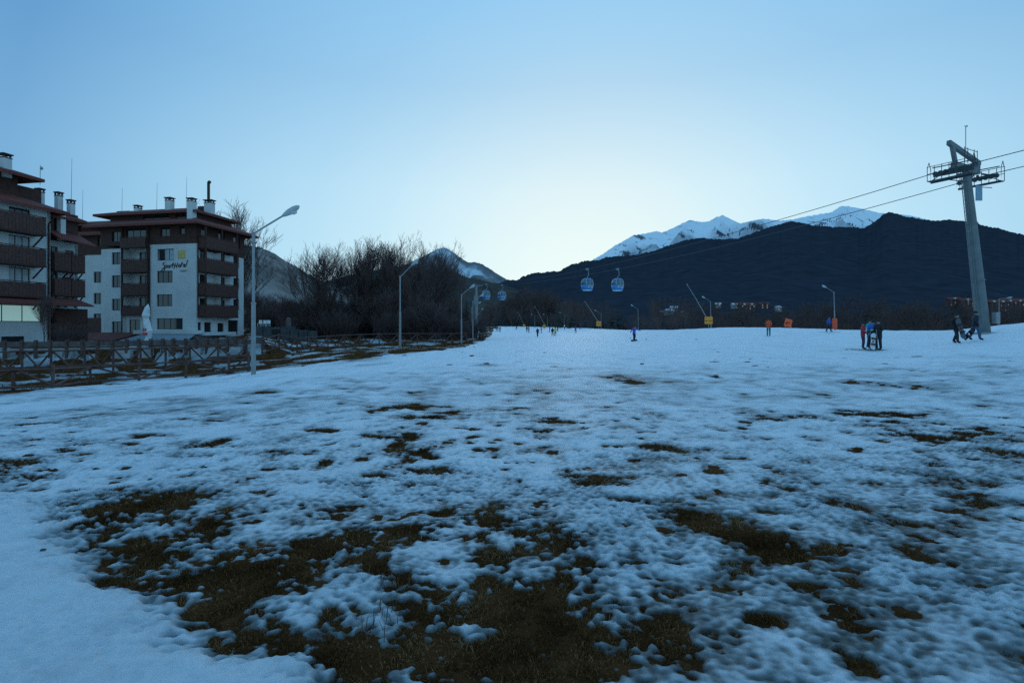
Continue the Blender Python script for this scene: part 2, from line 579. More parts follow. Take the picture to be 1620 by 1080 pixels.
nS, s_max = 1150, 1.5
S_ = np.concatenate([np.linspace(-3.4, -s_max, 50)[:-1], np.linspace(-s_max, s_max, nS), np.linspace(s_max, 3.4, 50)[1:]])
dS = 2 * s_max / (nS - 1)
nS = len(S_)
vrow = np.linspace(500, 7, 600)
D_ = np.concatenate([np.geomspace(.35, 1.66, 24), 845.0 / vrow, np.geomspace(124, 420, 40)])
SS, DD = np.meshgrid(S_, D_)
X = SS * DD
Y = DD.copy()
base = gz_np(X, Y)
spacing = np.maximum(DD * dS, np.gradient(D_)[:, None] * .6)
u, Mf, r1, r2, n3, keep = snow_u(X, Y, spacing)

# firm deep snow in the lower left corner: its edge runs from (0,780) to (480,1075) in the photo
ex = [ground_hit(p, y) for p, y in [(-300, 700), (0, 780), (80, 830), (150, 895), (220, 950), (300, 1010), (390, 1050), (480, 1078), (560, 1130)]]
eX, eY = np.array([e[0] for e in ex]), np.array([e[1] for e in ex])
edge_x = np.interp(Y, eY[::-1], eX[::-1])
jag = .42 * fbm(X / .45, Y / .4, 4, 80, .6)
deep = sstep(-.22, .42, edge_x - X + jag) * sstep(7.5, 6, Y)
u = u * (1 - deep) + (1.10 + .25 * (u - .6)) * deep
# beyond the snow field on the left: grass bank with left-over patches
edge_d = np.interp(SS, _es, _edd)
bank = sstep(-.6, .9, (DD - edge_d) / (edge_d * .02) * .35 + 1.6 * fbm(X / 1.6, Y / 1.6, 3, 81)) * (SS < -.03)
patchy = fbm(X / 2.6, Y / 2.2, 4, 82)
ub = -.07 + 1.15 * patchy
u = u * (1 - bank) + ub * bank
# behind the crest the field ends in rough ground with snow remains
crest_d = np.interp(SS, [-.03, 0, .12, .25, .37, .5, .62, .75, .9, 1.0, 1.5], [330, 320, 270, 160, 92, 90, 88, 84, 62, 62, 62])
rough = sstep(0, 6, DD - crest_d) * (SS > -.03)
u = u * (1 - rough) + (-.05 + 1.1 * patchy) * rough

# smooth packed track sweeping across the left middle towards the slope
tk_ = np.array([ground_hit(*q) for q in [(-420, 668), (-200, 660), (0, 648), (200, 630), (400, 604), (560, 588), (700, 568), (790, 550)]])
seg_d = np.full(X.shape, 99.0)
for (xa, ya), (xb, yb) in zip(tk_, tk_[1:]):
    lx, ly = xb - xa, yb - ya
    tt_ = np.clip(((X - xa) * lx + (Y - ya) * ly) / (lx * lx + ly * ly), 0, 1)
    seg_d = np.minimum(seg_d, np.hypot(X - xa - tt_ * lx, Y - ya - tt_ * ly))
packed = sstep(1.7, .7, seg_d + .5 * vnoise(X / 1.5, Y / 1.5, 87)) * (1 - bank)
u = u * (1 - packed) + (.95 + .25 * (u - .7)) * packed

# pits and footprints on the trodden right side and in the middle
f1, id1 = cells(X / .34, Y / .34, 90)
pit = np.exp(-(f1 / .28) ** 2) * (id1 > .42) * sstep(-.25, .25, fbm(X / 2.3, Y / 2.3, 2, 91) + .12 + .2 * sstep(0, 2, X)) * sstep(13, 7, Y) * (1 - deep)
f2, id2 = cells(X / .9 + .3, Y / .7, 92)
step = np.exp(-((f2 / .17) ** 2)) * (id2 > .55) * (1 - bank)
u = u - .42 * pit * keep(.2) - .30 * step * keep(.25)

t = np.where(u > 0, .021 * np.power(np.clip(u, 0, 1.4), .35), .10 * u - .010)
rag = 1 - 2.6 * np.abs(vnoise(X / .15, Y / .11, 84))
rag2 = 1 - 2.6 * np.abs(vnoise(X / .06, Y / .045, 85))
relief = (.006 * r1 + .007 * r2 + .008 * n3 + .010 * (rag - .3) * keep(.10) + .008 * (rag2 - .3) * keep(.045) + .007 * vnoise(X / .027, Y / .023, 94) * keep(.025)) * sstep(0, .3, u) * (1 - .55 * deep)
lively = .30 + 1.15 * sstep(-.35, .40, fbm(X / 1.5, Y / 1.2, 3, 86))
relief = relief * lively * (1 - .5 * sstep(18, 40, DD)) * (1 - .8 * packed)
relief += (.022 * vnoise(X / .42, Y / .36, 95) + .014 * vnoise(X / .16, Y / .14, 93)) * deep * keep(.16)
big = .05 * vnoise(X / 2.2, Y / 1.7, 96) * sstep(1.5, 4, Y) + .016 * vnoise(X / .8, Y / .7, 97) * (1 - .4 * deep)
base2 = base + big
tracks = .03 * vnoise((X + .28 * Y) / .9, (Y - .1 * X) / 9, 98) * sstep(12, 20, Y) * (1 - bank)
z = base2 + t + relief + .05 * deep * sstep(0, 1, u) + tracks - .024 * pit - .02 * step
z = np.where(u < -.12, base2 - .03, z)
snowy = u > -.10
Vs = np.stack([X.ravel(), Y.ravel(), z.ravel()], 1)
Q = grid_quads(len(D_), nS)
Q = Q[snowy.ravel()[Q].any(1)]
used, inv = np.unique(Q, return_inverse=True)
thick = np.clip(u - .35 * pit - .3 * step + 6.5 * relief * (1 - .6 * deep) + .25 * packed - .27 * sstep(-.5, 1.8, X) * sstep(9, 4.0, Y) - .10 * sstep(9, 4, Y), -.2, 1.6).ravel()[used]  # tone value: lower in pits and hollows, over near ground, most on the right

m = bpy.data.materials.new('old_snow')
m.use_nodes = True
nt = m.node_tree
b = nt.nodes['Principled BSDF']
att = N(nt, 'ShaderNodeAttribute', attribute_name='thick')  # 'thick' holds the snow tone value
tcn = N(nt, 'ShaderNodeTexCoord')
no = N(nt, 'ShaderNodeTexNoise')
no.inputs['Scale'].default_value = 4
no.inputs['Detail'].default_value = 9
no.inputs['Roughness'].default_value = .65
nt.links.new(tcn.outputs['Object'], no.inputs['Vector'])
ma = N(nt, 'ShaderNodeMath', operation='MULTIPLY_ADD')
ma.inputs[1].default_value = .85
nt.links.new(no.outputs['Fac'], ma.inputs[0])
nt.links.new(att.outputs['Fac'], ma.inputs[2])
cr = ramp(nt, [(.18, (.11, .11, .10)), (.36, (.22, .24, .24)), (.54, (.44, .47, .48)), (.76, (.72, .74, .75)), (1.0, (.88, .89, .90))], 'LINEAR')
# tone value runs to 1.6: squeeze into the ramp
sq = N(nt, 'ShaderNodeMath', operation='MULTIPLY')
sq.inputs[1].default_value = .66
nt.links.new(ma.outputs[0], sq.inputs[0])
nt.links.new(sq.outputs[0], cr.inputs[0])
no2 = N(nt, 'ShaderNodeTexNoise')
no2.inputs['Scale'].default_value = 60
no2.inputs['Detail'].default_value = 3
nt.links.new(tcn.outputs['Object'], no2.inputs['Vector'])
dirt = ramp(nt, [(.25, (.72, .70, .66)), (.36, (1, 1, 1))], 'LINEAR')
nt.links.new(no2.outputs['Fac'], dirt.inputs[0])
mx = N(nt, 'ShaderNodeMix', data_type='RGBA', blend_type='MULTIPLY')
mx.inputs[0].default_value = .8
nt.links.new(cr.outputs[0], mx.inputs[6])
nt.links.new(dirt.outputs[0], mx.inputs[7])
mp = N(nt, 'ShaderNodeMapping')
mp.inputs['Scale'].default_value = (1.1, .10, 1)
mp.inputs['Rotation'].default_value = (0, 0, .22)
nt.links.new(tcn.outputs['Object'], mp.inputs['Vector'])
n4 = N(nt, 'ShaderNodeTexNoise')
n4.inputs['Scale'].default_value = 1.6
n4.inputs['Detail'].default_value = 8
n4.inputs['Roughness'].default_value = .7
nt.links.new(mp.outputs[0], n4.inputs['Vector'])
n5 = N(nt, 'ShaderNodeTexNoise')
n5.inputs['Scale'].default_value = .9
n5.inputs['Detail'].default_value = 9
n5.inputs['Roughness'].default_value = .75
nt.links.new(tcn.outputs['Object'], n5.inputs['Vector'])
av = N(nt, 'ShaderNodeMath', operation='ADD')
nt.links.new(n4.outputs['Fac'], av.inputs[0])
nt.links.new(n5.outputs['Fac'], av.inputs[1])
st = ramp(nt, [(.36, (.82, .83, .84)), (.52, (1, 1, 1))], 'LINEAR')
hv = N(nt, 'ShaderNodeMath', operation='MULTIPLY')
hv.inputs[1].default_value = .5
nt.links.new(av.outputs[0], hv.inputs[0])
nt.links.new(hv.outputs[0], st.inputs[0])
mx2 = N(nt, 'ShaderNodeMix', data_type='RGBA', blend_type='MULTIPLY')
mx2.inputs[0].default_value = 1.0
nt.links.new(mx.outputs[2], mx2.inputs[6])
nt.links.new(st.outputs[0], mx2.inputs[7])
nt.links.new(mx2.outputs[2], b.inputs['Base Color'])
b.inputs['Roughness'].default_value = .55
b.inputs['Specular IOR Level'].default_value = .35
bp = N(nt, 'ShaderNodeBump')
bp.inputs['Strength'].default_value = .8
bp.inputs['Distance'].default_value = .04
nb = N(nt, 'ShaderNodeTexNoise')
nb.inputs['Scale'].default_value = 36
nb.inputs['Detail'].default_value = 9
nb.inputs['Roughness'].default_value = .72
nt.links.new(tcn.outputs['Object'], nb.inputs['Vector'])
nt.links.new(nb.outputs['Fac'], bp.inputs['Height'])
nt.links.new(bp.outputs[0], b.inputs['Normal'])
M['snow'] = m
snow = np_mesh('snow_slope', Vs[used], inv.reshape(Q.shape), m, {'thick': thick})  # 'thick' holds the snow tone value
tag(snow, 'thin patchy old snow covering the ski slope', None, None, 'structure')

# turf under the snow, out to the mountains
M['turf'] = mat('wet_dead_turf', (.095, .036, .013), .95, .55, 2.2, bump=.9, bscale=45, col2=(.15, .062, .023), spec=.02)
iS, iD = slice(0, nS, 3), np.r_[0:len(D_):2, len(D_) - 1]
iD = np.unique(np.r_[iD, np.where(D_ > 25)[0]])
gx, gy, gzz = X[iD][:, iS], Y[iD][:, iS], base2[iD][:, iS]
tuft = (.022 * vnoise(gx / .16, gy / .14, 99) + .012 * vnoise(gx / .07, gy / .06, 89)) * (gy < 9)
gzz = gzz + tuft
far_d = np.array([600., 1000, 2000, 4000, 9000, 16000])
fx = S_[iS][None, :] * far_d[:, None] * np.array([1, 1, 1.2, 1.4, 1.6, 2.0])[:, None]
fy = np.repeat(far_d[:, None], fx.shape[1], 1)
fz = np.full(fx.shape, -7.0) + 2 * vnoise(fx / 300, fy / 300, 2)
gx, gy, gzz = np.vstack([gx, fx]), np.vstack([gy, fy]), np.vstack([gzz, fz])
turf = np_mesh('ground', np.stack([gx.ravel(), gy.ravel(), gzz.ravel()], 1), grid_quads(*gx.shape), M['turf'])
tag(turf, 'dead brown turf under and between the snow', None, None, 'structure')

# grass blades standing in the bare patches
def blades(name, Xp, Yp, Zp, L, Wd, lean, mats, label):
    n = len(Xp)
    az = rng.uniform(0, 2 * math.pi, n)
    az2 = rng.uniform(0, 2 * math.pi, n)
    wx, wy = np.cos(az2) * Wd / 2, np.sin(az2) * Wd / 2
    hx, hy = np.cos(az) * np.sin(lean) * L, np.sin(az) * np.sin(lean) * L
    hz = np.cos(lean) * L
    V = np.empty((n, 5, 3))
    V[:, 0] = np.stack([Xp - wx, Yp - wy, Zp - .008], 1)
    V[:, 1] = np.stack([Xp + wx, Yp + wy, Zp - .008], 1)
    V[:, 2] = np.stack([Xp + wx * .8 + hx * .45, Yp + wy * .8 + hy * .45, Zp + hz * .62], 1)
    V[:, 3] = np.stack([Xp - wx * .8 + hx * .45, Yp - wy * .8 + hy * .45, Zp + hz * .62], 1)
    V[:, 4] = np.stack([Xp + hx, Yp + hy, Zp + hz * .9], 1)
    k = np.arange(n)[:, None] * 5
    T = np.vstack([k + np.array([[0, 1, 2]]), k + np.array([[0, 2, 3]]), k + np.array([[3, 2, 4]])])
    tint = np.repeat(np.clip(rng.beta(1.4, 2.2, n) + .55 * vnoise(Xp / .4, Yp / .4, 35), 0, 1), 5)
    o = np_mesh(name, V.reshape(-1, 3), T, mats, {'tint': tint}, smooth=False)
    return tag(o, label, None, None, 'stuff')


M['grass'] = attr_mix('dead_grass', 'tint', [(.0, (.040, .016, .006)), (.35, (.110, .044, .015)), (.55, (.105, .050, .016)), (.76, (.23, .105, .04)), (1.0, (.46, .24, .11))], .95, 3, .1, spec=.03)
cand = (u < .03) & (DD < 13) & (DD > 1.9) & (np.abs(SS) < 1.2)
ii = np.where(cand.ravel())[0]
area = (DD * dS * np.gradient(D_)[:, None]).ravel()[ii]
w = area * np.minimum(1, (4.5 / DD.ravel()[ii]) ** 1.2)
pick = rng.choice(ii, 170000, p=w / w.sum())
jx = rng.normal(0, .012, len(pick)) * DD.ravel()[pick] / 2.5
jy = rng.normal(0, .012, len(pick)) * DD.ravel()[pick] / 2.5
xp, yp = X.ravel()[pick] + jx, Y.ravel()[pick] + jy
scl = np.clip(DD.ravel()[pick] / 4.0, .8, 2.2)
clump = .6 + .9 * np.clip(vnoise(xp / .22, yp / .22, 33) + .3, 0, 1)
blades('grass', xp, yp, base2.ravel()[pick], rng.uniform(.018, .055, len(pick)) * clump, .0035 * scl, rng.uniform(.65, 1.44, len(pick)), M['grass'],
       'matted dead brown grass in the melted patches')
# rougher grass on the bank by the fences
cand = (bank > .5) & (u < .05) & (DD < 75) & (SS > -1.25)
ii = np.where(cand.ravel())[0]
area = (DD * dS * np.gradient(D_)[:, None]).ravel()[ii]
pick = rng.choice(ii, 26000, p=area / area.sum())
xp, yp = X.ravel()[pick] + rng.normal(0, .05, len(pick)), Y.ravel()[pick] + rng.normal(0, .1, len(pick))
blades('bank_grass', xp, yp, base2.ravel()[pick], rng.uniform(.06, .26, len(pick)), rng.uniform(.012, .03, len(pick)), rng.uniform(.1, 1.0, len(pick)), M['grass'],
       'rough dark grass on the bank behind the fence')
# a few bent weed stalks poking out of the near snow
wk = [ground_hit(px + rnd.uniform(-28, 28), py + rnd.uniform(-12, 12)) for px, py, n in ((622, 985, 26), (628, 930, 40), (588, 1015, 20), (590, 930, 6)) for _ in range(n)]
wx_, wy_ = np.array([w_[0] for w_ in wk]), np.array([w_[1] for w_ in wk])
blades('weed_stalks', wx_, wy_, gz_np(wx_, wy_) + .04, rng.uniform(.05, .12, len(wk)), np.full(len(wk), .004), rng.uniform(.0, .7, len(wk)), M['grass'],
       'thin dry weed stalks poking through the near snow')

# ------------------------------------------------------------------ mountains


def ridge(name, prof, dr, toe, toe_z, rows, cols, material, label, seed, rough_amp, jit, back=1.35, shape=1.25, snowfn=None, extend=(0.0, 0.0)):
    """a mountain whose skyline follows prof (photo px, py) at distance dr"""
    px = np.array([p[0] for p in prof], float)
    py = np.array([p[1] for p in prof], float)
    s = np.linspace((px[0] - 810) / F - extend[0], (px[-1] - 810) / F + extend[1], cols)
    yy = np.interp(s * F + 810, px, py)
    xr = s * dr
    zr = EYE + (HZ - yy) / F * dr
    jl = dr * .006
    zr = zr + jit * (vnoise(xr / jl, xr * 0 + seed, seed) * 1.2 + .8 * vnoise(xr / (jl * .45), xr * 0 + seed, seed + 1) + 1.2 * vnoise(xr / (jl * 4), xr * 0, seed + 2))
    tt = np.concatenate([np.linspace(0, 1, rows), [1.12, back]])
    Xm, Ym, Zm = [], [], []
    for t_ in tt:
        if t_ <= 1:
            d = toe + (dr - toe) * t_
            x = s * d
            z_ = toe_z + (zr - toe_z) * t_ ** shape
            env = 4 * t_ * (1 - t_)
            wl = dr * .09
            z_ = z_ + rough_amp * env * (zr - toe_z) * (vnoise(x / wl + 3, np.full_like(x, d) / (wl * 2.2), seed + 5) + .5 * vnoise(x / (wl * .4), np.full_like(x, d) / wl, seed + 6)
                                                        + .25 * vnoise(x / (wl * .15), np.full_like(x, d) / (wl * .3), seed + 7))
            z_ = z_ + env * jit * .35 * vnoise(x / (dr * .006), np.full_like(x, d) / (dr * .006), seed + 8)
            lim = EYE + (zr - EYE) * d / dr
            z_ = np.minimum(z_, lim * .995 + .005 * z_) if t_ < 1 else z_
        else:
            d = dr * t_
            x = s * d
            z_ = zr * (1 - (t_ - 1) / (back - 1)) * .9 - 10 * (t_ > 1.2)
        Xm.append(x)
        Ym.append(np.full_like(x, d))
        Zm.append(z_)
    Xm, Ym, Zm = np.array(Xm), np.array(Ym), np.array(Zm)
    at_ = {}
    if snowfn:
        at_['snow'] = snowfn(Xm, Ym, Zm, np.repeat(tt[:, None], cols, 1), np.repeat(s[None, :], len(tt), 0)).ravel()
    o = np_mesh(name, np.stack([Xm.ravel(), Ym.ravel(), Zm.ravel()], 1), grid_quads(*Xm.shape), material, at_)
    return tag(o, label, None, None, 'structure')


M['forest'] = mat('hazy_forest_slope', (.042, .048, .062), 1.0, .30, .03, bump=.05, bscale=.16, spec=0.0, col2=(.050, .053, .066))  # blue cast of distant haze put into the forest colour
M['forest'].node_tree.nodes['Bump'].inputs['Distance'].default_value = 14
M['brownhill'] = mat('brown_hillside', (.20, .165, .145), 1.0, .45, .04, bump=.7, bscale=.12, spec=0.0, col2=(.38, .31, .27))
M['brownhill'].node_tree.nodes['Bump'].inputs['Distance'].default_value = 6
M['alp'] = attr_mix('snowy_rock', 'snow', [(.25, (.08, .085, .095)), (.5, (.22, .24, .27)), (.72, (.74, .76, .78)), (1.0, (.90, .91, .92))], .8, .006, .25, .6, .012, 40, .1)
M['alp2'] = attr_mix('brown_snow_peak', 'snow', [(.25, (.10, .10, .095)), (.5, (.22, .23, .24)), (.65, (.62, .65, .68)), (1.0, (.80, .82, .84))], .9, .006, .25, .5, .012, 40, .1)


def snow_main(Xm, Ym, Zm, T, Sg):
    px = Sg * F + 810
    q = fbm(Xm / 75 + Zm / 130, Ym / 420 + Zm / 240, 5, 203, .62)
    big_ = fbm(Xm / 420, Ym / 420, 3, 201)
    where = .02 + .30 * np.exp(-((px - 1008) / 20) ** 2) + .22 * np.exp(-((px - 1088) / 20) ** 2) + .30 * np.exp(-((px - 1345) / 50) ** 2) * sstep(.96, .86, T) \
        + .16 * np.exp(-((px - 1162) / 16) ** 2) + .12 * np.exp(-((px - 1200) / 25) ** 2) + .16 * big_
    rock = sstep(.42, .62, q + where)
    low = sstep(.60, .78, T)
    return .98 - .75 * rock - (1 - low) * .5


def snow_left(Xm, Ym, Zm, T, Sg):
    px = Sg * F + 810
    n = fbm(Xm / 260, Ym / 260, 5, 211)
    k = np.exp(-((px - 708) / 26) ** 2) * .42 + np.exp(-((px - 740) / 24) ** 2) * .40 * sstep(.95, .8, T) + np.exp(-((px - 750) / 22) ** 2) * .30 * sstep(.98, .85, T)
    return .16 + .28 * n + k * .85 * sstep(.55, .8, T) + .12 * fbm(Xm / 60, Zm / 90, 4, 217)


peaks = [(900, 440), (940, 410), (971, 390), (1002, 372), (1029, 368), (1038, 365.5), (1049, 368), (1070, 358), (1091, 348), (1103, 350), (1113, 351), (1122, 350), (1133, 344), (1144, 340),
         (1155, 346), (1171, 354), (1190, 349), (1207, 346), (1225, 348), (1242, 349), (1260, 346), (1287, 340), (1313, 337), (1322, 331), (1331, 325.5), (1345, 327), (1362, 330), (1393, 337),
         (1433, 340), (1460, 345), (1520, 372), (1600, 400)]
ridge('snow_peaks', peaks, 5200, 2700, 100, 120, 800, M['alp'], 'snow covered mountain peaks beyond the dark ridge', 300, .34, 7, snowfn=snow_main, shape=1.1)
front = [(640, 492), (700, 478), (740, 462), (770, 452), (790, 448), (805, 442), (818, 444), (826, 438), (835, 434), (850, 431), (870, 429.5), (885, 430), (892, 424), (905, 418), (925, 412.5), (945, 411.5),
         (975, 404), (993, 405), (1010, 402), (1033, 397), (1060, 388), (1078, 381), (1100, 377), (1113, 376), (1130, 379), (1149, 378), (1167, 377), (1190, 369), (1211, 361), (1232, 355), (1251, 350),
         (1270, 352), (1287, 357), (1315, 359), (1344, 359), (1367, 361), (1380, 353), (1389, 346), (1398, 339), (1407, 335.5), (1420, 338), (1433, 343), (1455, 346), (1478, 349), (1500, 348),
         (1522, 349), (1545, 353), (1567, 359), (1595, 365), (1620, 372), (1700, 390), (1850, 400), (2200, 430)]
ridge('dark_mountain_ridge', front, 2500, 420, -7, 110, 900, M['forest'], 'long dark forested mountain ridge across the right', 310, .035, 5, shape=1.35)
left_peak = [(430, 470), (480, 456), (522, 443), (575, 430), (610, 425), (640, 419), (665, 408), (680, 400), (692, 394), (702, 391.5), (711, 395), (722, 402), (732, 410), (740, 415), (752, 414.5), (762, 418),
             (775, 425), (788, 434), (800, 441), (815, 450), (840, 462), (880, 480)]
ridge('distant_snowy_peak', left_peak, 3900, 1900, -7, 60, 320, M['alp2'], 'pointed brown mountain with snow streaks above the bare trees', 320, .18, 5, snowfn=snow_left, shape=1.15)
mid = [(520, 470), (575, 447), (640, 432), (690, 424), (715, 428), (735, 437), (760, 443), (785, 448), (810, 455), (850, 466), (900, 480)]
M['foothill'] = mat('wooded_foothill', (.085, .070, .060), 1.0, .35, .03, bump=.3, bscale=.12, spec=0.0, col2=(.12, .10, .085))
ridge('brown_foothill', mid, 1750, 600, -7, 50, 260, M['foothill'], 'brown wooded foothill below the pointed peak', 330, .2, 4)
lh = [(-300, 430), (0, 405), (200, 385), (330, 381), (385, 387), (400, 389), (415, 392.5), (432, 400), (450, 411), (470, 423), (495, 437), (525, 452), (560, 468), (620, 488), (700, 505)]
ridge('near_brown_hill', lh, 620, 190, 0, 60, 320, M['brownhill'], 'rounded brown hill behind the hotel', 340, .18, 1.2, shape=1.2)

# ------------------------------------------------------------------ trees


def seg_mesh(P0, P1, R0, R1, n=3):
    """numpy prisms for many branch pieces"""
    d = P1 - P0
    L = np.linalg.norm(d, axis=1, keepdims=True) + 1e-9
    d = d / L
    ref = np.where(np.abs(d[:, 2:3]) > .9, np.array([[1., 0, 0]]), np.array([[0, 0, 1.]]))
    a = np.cross(d, ref)
    a /= np.linalg.norm(a, axis=1, keepdims=True) + 1e-9
    b_ = np.cross(a, d)
    V = np.empty((len(P0), 2 * n, 3))
    for k in range(n):
        c, s_ = math.cos(2 * math.pi * k / n), math.sin(2 * math.pi * k / n)
        o = a * c + b_ * s_
        V[:, k] = P0 + o * R0[:, None]
        V[:, n + k] = P1 + o * R1[:, None]
    i = np.arange(len(P0))[:, None] * 2 * n
    Qs = np.vstack([i + np.array([[k, (k + 1) % n, n + (k + 1) % n, n + k]]) for k in range(n)])
    return V.reshape(-1, 3), Qs


def grow_bare(seed, H, r0, first=.22, levels=5, spread=.62, kids=(5, 4, 4, 3, 2), lens=(.46, .29, .18, .11, .06), up=.26, minr=.0135, nmain=None):
    r = random.Random(seed)
    segs = []

    def limb(p, d, L, rad, lev):
        k = 3 if lev < 3 else 2
        pts = [p]
        q = p
        for i in range(k):
            d = (d + Vector((r.gauss(0, .13), r.gauss(0, .13), r.gauss(0, .10) + up * .5))).normalized()
            q2 = q + d * (L / k)
            ra, rb = rad * (1 - .55 * i / k), rad * (1 - .55 * (i + 1) / k)
            segs.append((q, q2, max(ra, minr), max(rb, minr * .8), lev))
            q = q2
            pts.append(q)
        if lev < levels:
            n = kids[lev - 1]
            for j in range(n):
                tpos = .30 + .70 * (j + r.random() * .8) / n
                idx = min(k - 1, int(tpos * k))
                pp = pts[idx].lerp(pts[idx + 1], min(1, tpos * k - idx))
                ang = r.uniform(.35, .85)
                axis = d.orthogonal().normalized()
                axis.rotate(Matrix.Rotation(r.uniform(0, 2 * math.pi), 3, d))
                nd = d.copy()
                nd.rotate(Matrix.Rotation(ang, 3, axis))
                nd = (nd + Vector((0, 0, up))).normalized()
                limb(pp, nd, H * lens[lev] * r.uniform(.7, 1.2), rad * .52, lev + 1)
    # trunk
    p, d = Vector((0, 0, -.4)), Vector((0, 0, 1))
    tk = []
    n = 6
    top = H * .62
    for i in range(n):
        d = (d + Vector((r.gauss(0, .05), r.gauss(0, .05), .1))).normalized()
        q = p + d * (top + .4) / n
        tk.append((p, q, r0 * (1 - .75 * i / n), r0 * (1 - .75 * (i + 1) / n)))
        p = q
    nm = nmain or 11
    for j in range(nm):
        tp = first + (1 - first) * (j + r.random() * .5) / nm
        idx = min(n - 1, int(tp * n))
        pp = tk[idx][0].lerp(tk[idx][1], min(1, tp * n - idx))
        az = j * 2.4 + r.uniform(-.4, .4)
        el = r.uniform(.45, .9) + .4 * tp
        nd = Vector((math.cos(az) * math.cos(el) * spread * 1.5, math.sin(az) * math.cos(el) * spread * 1.5, math.sin(el))).normalized()
        limb(pp, nd, H * lens[0] * (1.1 - .45 * tp) * r.uniform(.8, 1.15), r0 * .38 * (1.15 - .6 * tp), 1)
    return tk, segs


def tree_parts(name_t, seed, H, r0, **kw):
    tk, segs = grow_bare(seed, H, r0, **kw)
    arr = lambda L, k: np.array([tuple(s[k]) for s in L])
    top = max(s[1].z for s in segs)
    for L in (tk, segs):
        for i, s_ in enumerate(L):
            L[i] = (s_[0] * (H / top), s_[1] * (H / top), *s_[2:])
    V, Qs = seg_mesh(arr(tk, 0), arr(tk, 1), np.array([s[2] for s in tk]), np.array([s[3] for s in tk]), 7)
    V2, Q2 = seg_mesh(arr(segs, 0), arr(segs, 1), np.array([s[2] for s in segs]), np.array([s[3] for s in segs]), 3)
    return (V, Qs), (V2, Q2)


def mesh_only(name, V, Qs, material):
    o = np_mesh(name, V, Qs, material, smooth=False)
    me = o.data
    bpy.data.objects.remove(o)
    return me


def place_parts(root, parts):
    for nm, me in parts:
        o = bpy.data.objects.new(nm, me)
        COL.objects.link(o)
        o.parent = root


TREES = []
for k in range(5):
    (V, Qs), (V2, Q2) = tree_parts('tree', 100 + k * 7, 15, .24, spread=(.75, .9, .6, .8, .7)[k], levels=5)
    TREES.append((mesh_only('trunk', V, Qs, M['bark']), mesh_only('crown', V2, Q2, M['twig'])))


def bare_tree(px, d, H, kind, label, group, dz=0.0, rz=None):
    p = on_ground(px, d)
    p.z += dz
    root = thing('bare_tree', p, label, 'tree', group, rnd.uniform(0, 6.28) if rz is None else rz)
    k = H / 15.0
    root.scale = (k * rnd.uniform(.92, 1.08), k * rnd.uniform(.92, 1.08), k)
    place_parts(root, [('trunk', TREES[kind][0]), ('crown', TREES[kind][1])])
    return root


def conifer_geo(seed, H, tiers=16, arms=11):
    r = np.random.default_rng(seed)
    V, T = [], []
    for i in range(tiers):
        t_ = i / (tiers - 1)
        z0 = H * (.10 + .88 * t_)
        R = H * .19 * (1 - t_) ** .85 + .12
        for j in range(arms):
            a = 2 * math.pi * (j + r.uniform(-.3, .3)) / arms + i * .7
            L = R * r.uniform(.7, 1.2)
            wd = L * .34 + .06
            dr = L * r.uniform(.25, .6)
            c, s_ = math.cos(a), math.sin(a)
            k = len(V)
            V += [(c * .05, s_ * .05, z0 + .12), (c * L * .55 - s_ * wd, s_ * L * .55 + c * wd, z0 - dr * .65), (c * L, s_ * L, z0 - dr), (c * L * .55 + s_ * wd, s_ * L * .55 - c * wd, z0 - dr * .65),
                  (c * L * .5, s_ * L * .5, z0 - dr * .2)]
            T += [(k, k + 1, k + 4), (k + 1, k + 2, k + 4), (k + 2, k + 3, k + 4), (k + 3, k, k + 4)]
    return np.array(V), np.array(T)


CONIF = []
for k in range(3):
    V, T = conifer_geo(500 + k, 12)
    tb = MB().tube([(0, 0, -.5), (0, 0, 6), (.05, 0, 11.5)], [.2, .12, .02], 7)
    o = tb.build('trunk', M['bark'])
    me = o.data
    bpy.data.objects.remove(o)
    CONIF.append((me, mesh_only('crown', V, T, M['needle'])))


def conifer(px, d, H, kind, label, group):
    root = thing('conifer_tree', on_ground(px, d), label, 'tree', group, rnd.uniform(0, 6.28))
    k = H / 12.0
    root.scale = (k * rnd.uniform(.9, 1.2), k * rnd.uniform(.9, 1.2), k)
    place_parts(root, [('trunk', CONIF[kind][0]), ('crown', CONIF[kind][1])])
    return root


# bare shrub: many upright stems with side twigs
def shrub_geo(seed, H, n=60, rad=1.6, minr=.014):
    r = random.Random(seed)
    segs = []
    for i in range(n):
        a, q = r.uniform(0, 6.28), rad * math.sqrt(r.random())
        p = Vector((math.cos(a) * q * .5, math.sin(a) * q * .5, -.1))
        d = Vector((math.cos(a) * .35 * q / rad, math.sin(a) * .35 * q / rad, 1)).normalized()
        h = H * r.uniform(.55, 1.0)
        k = 4
        for j in range(k):
            d = (d + Vector((r.gauss(0, .12), r.gauss(0, .12), .05))).normalized()
            p2 = p + d * h / k
            rr = minr * 1.5 * (1 - .2 * j)
            segs.append((p, p2, rr, rr * .8))
            if j:
                for _ in range(3):
                    nd = (d + Vector((r.gauss(0, .55), r.gauss(0, .55), r.uniform(-.1, .4)))).normalized()
                    segs.append((p2, p2 + nd * h * r.uniform(.12, .3), minr, minr * .7))
            p = p2
    arr = lambda k_: np.array([tuple(s[k_]) for s in segs])
    return seg_mesh(arr(0), arr(1), np.array([s[2] for s in segs]), np.array([s[3] for s in segs]), 3)


SHRUB = [mesh_only('bush', *shrub_geo(700 + k, 4.0, n=90, rad=2.2, minr=.020), M['shrub']) for k in range(3)]


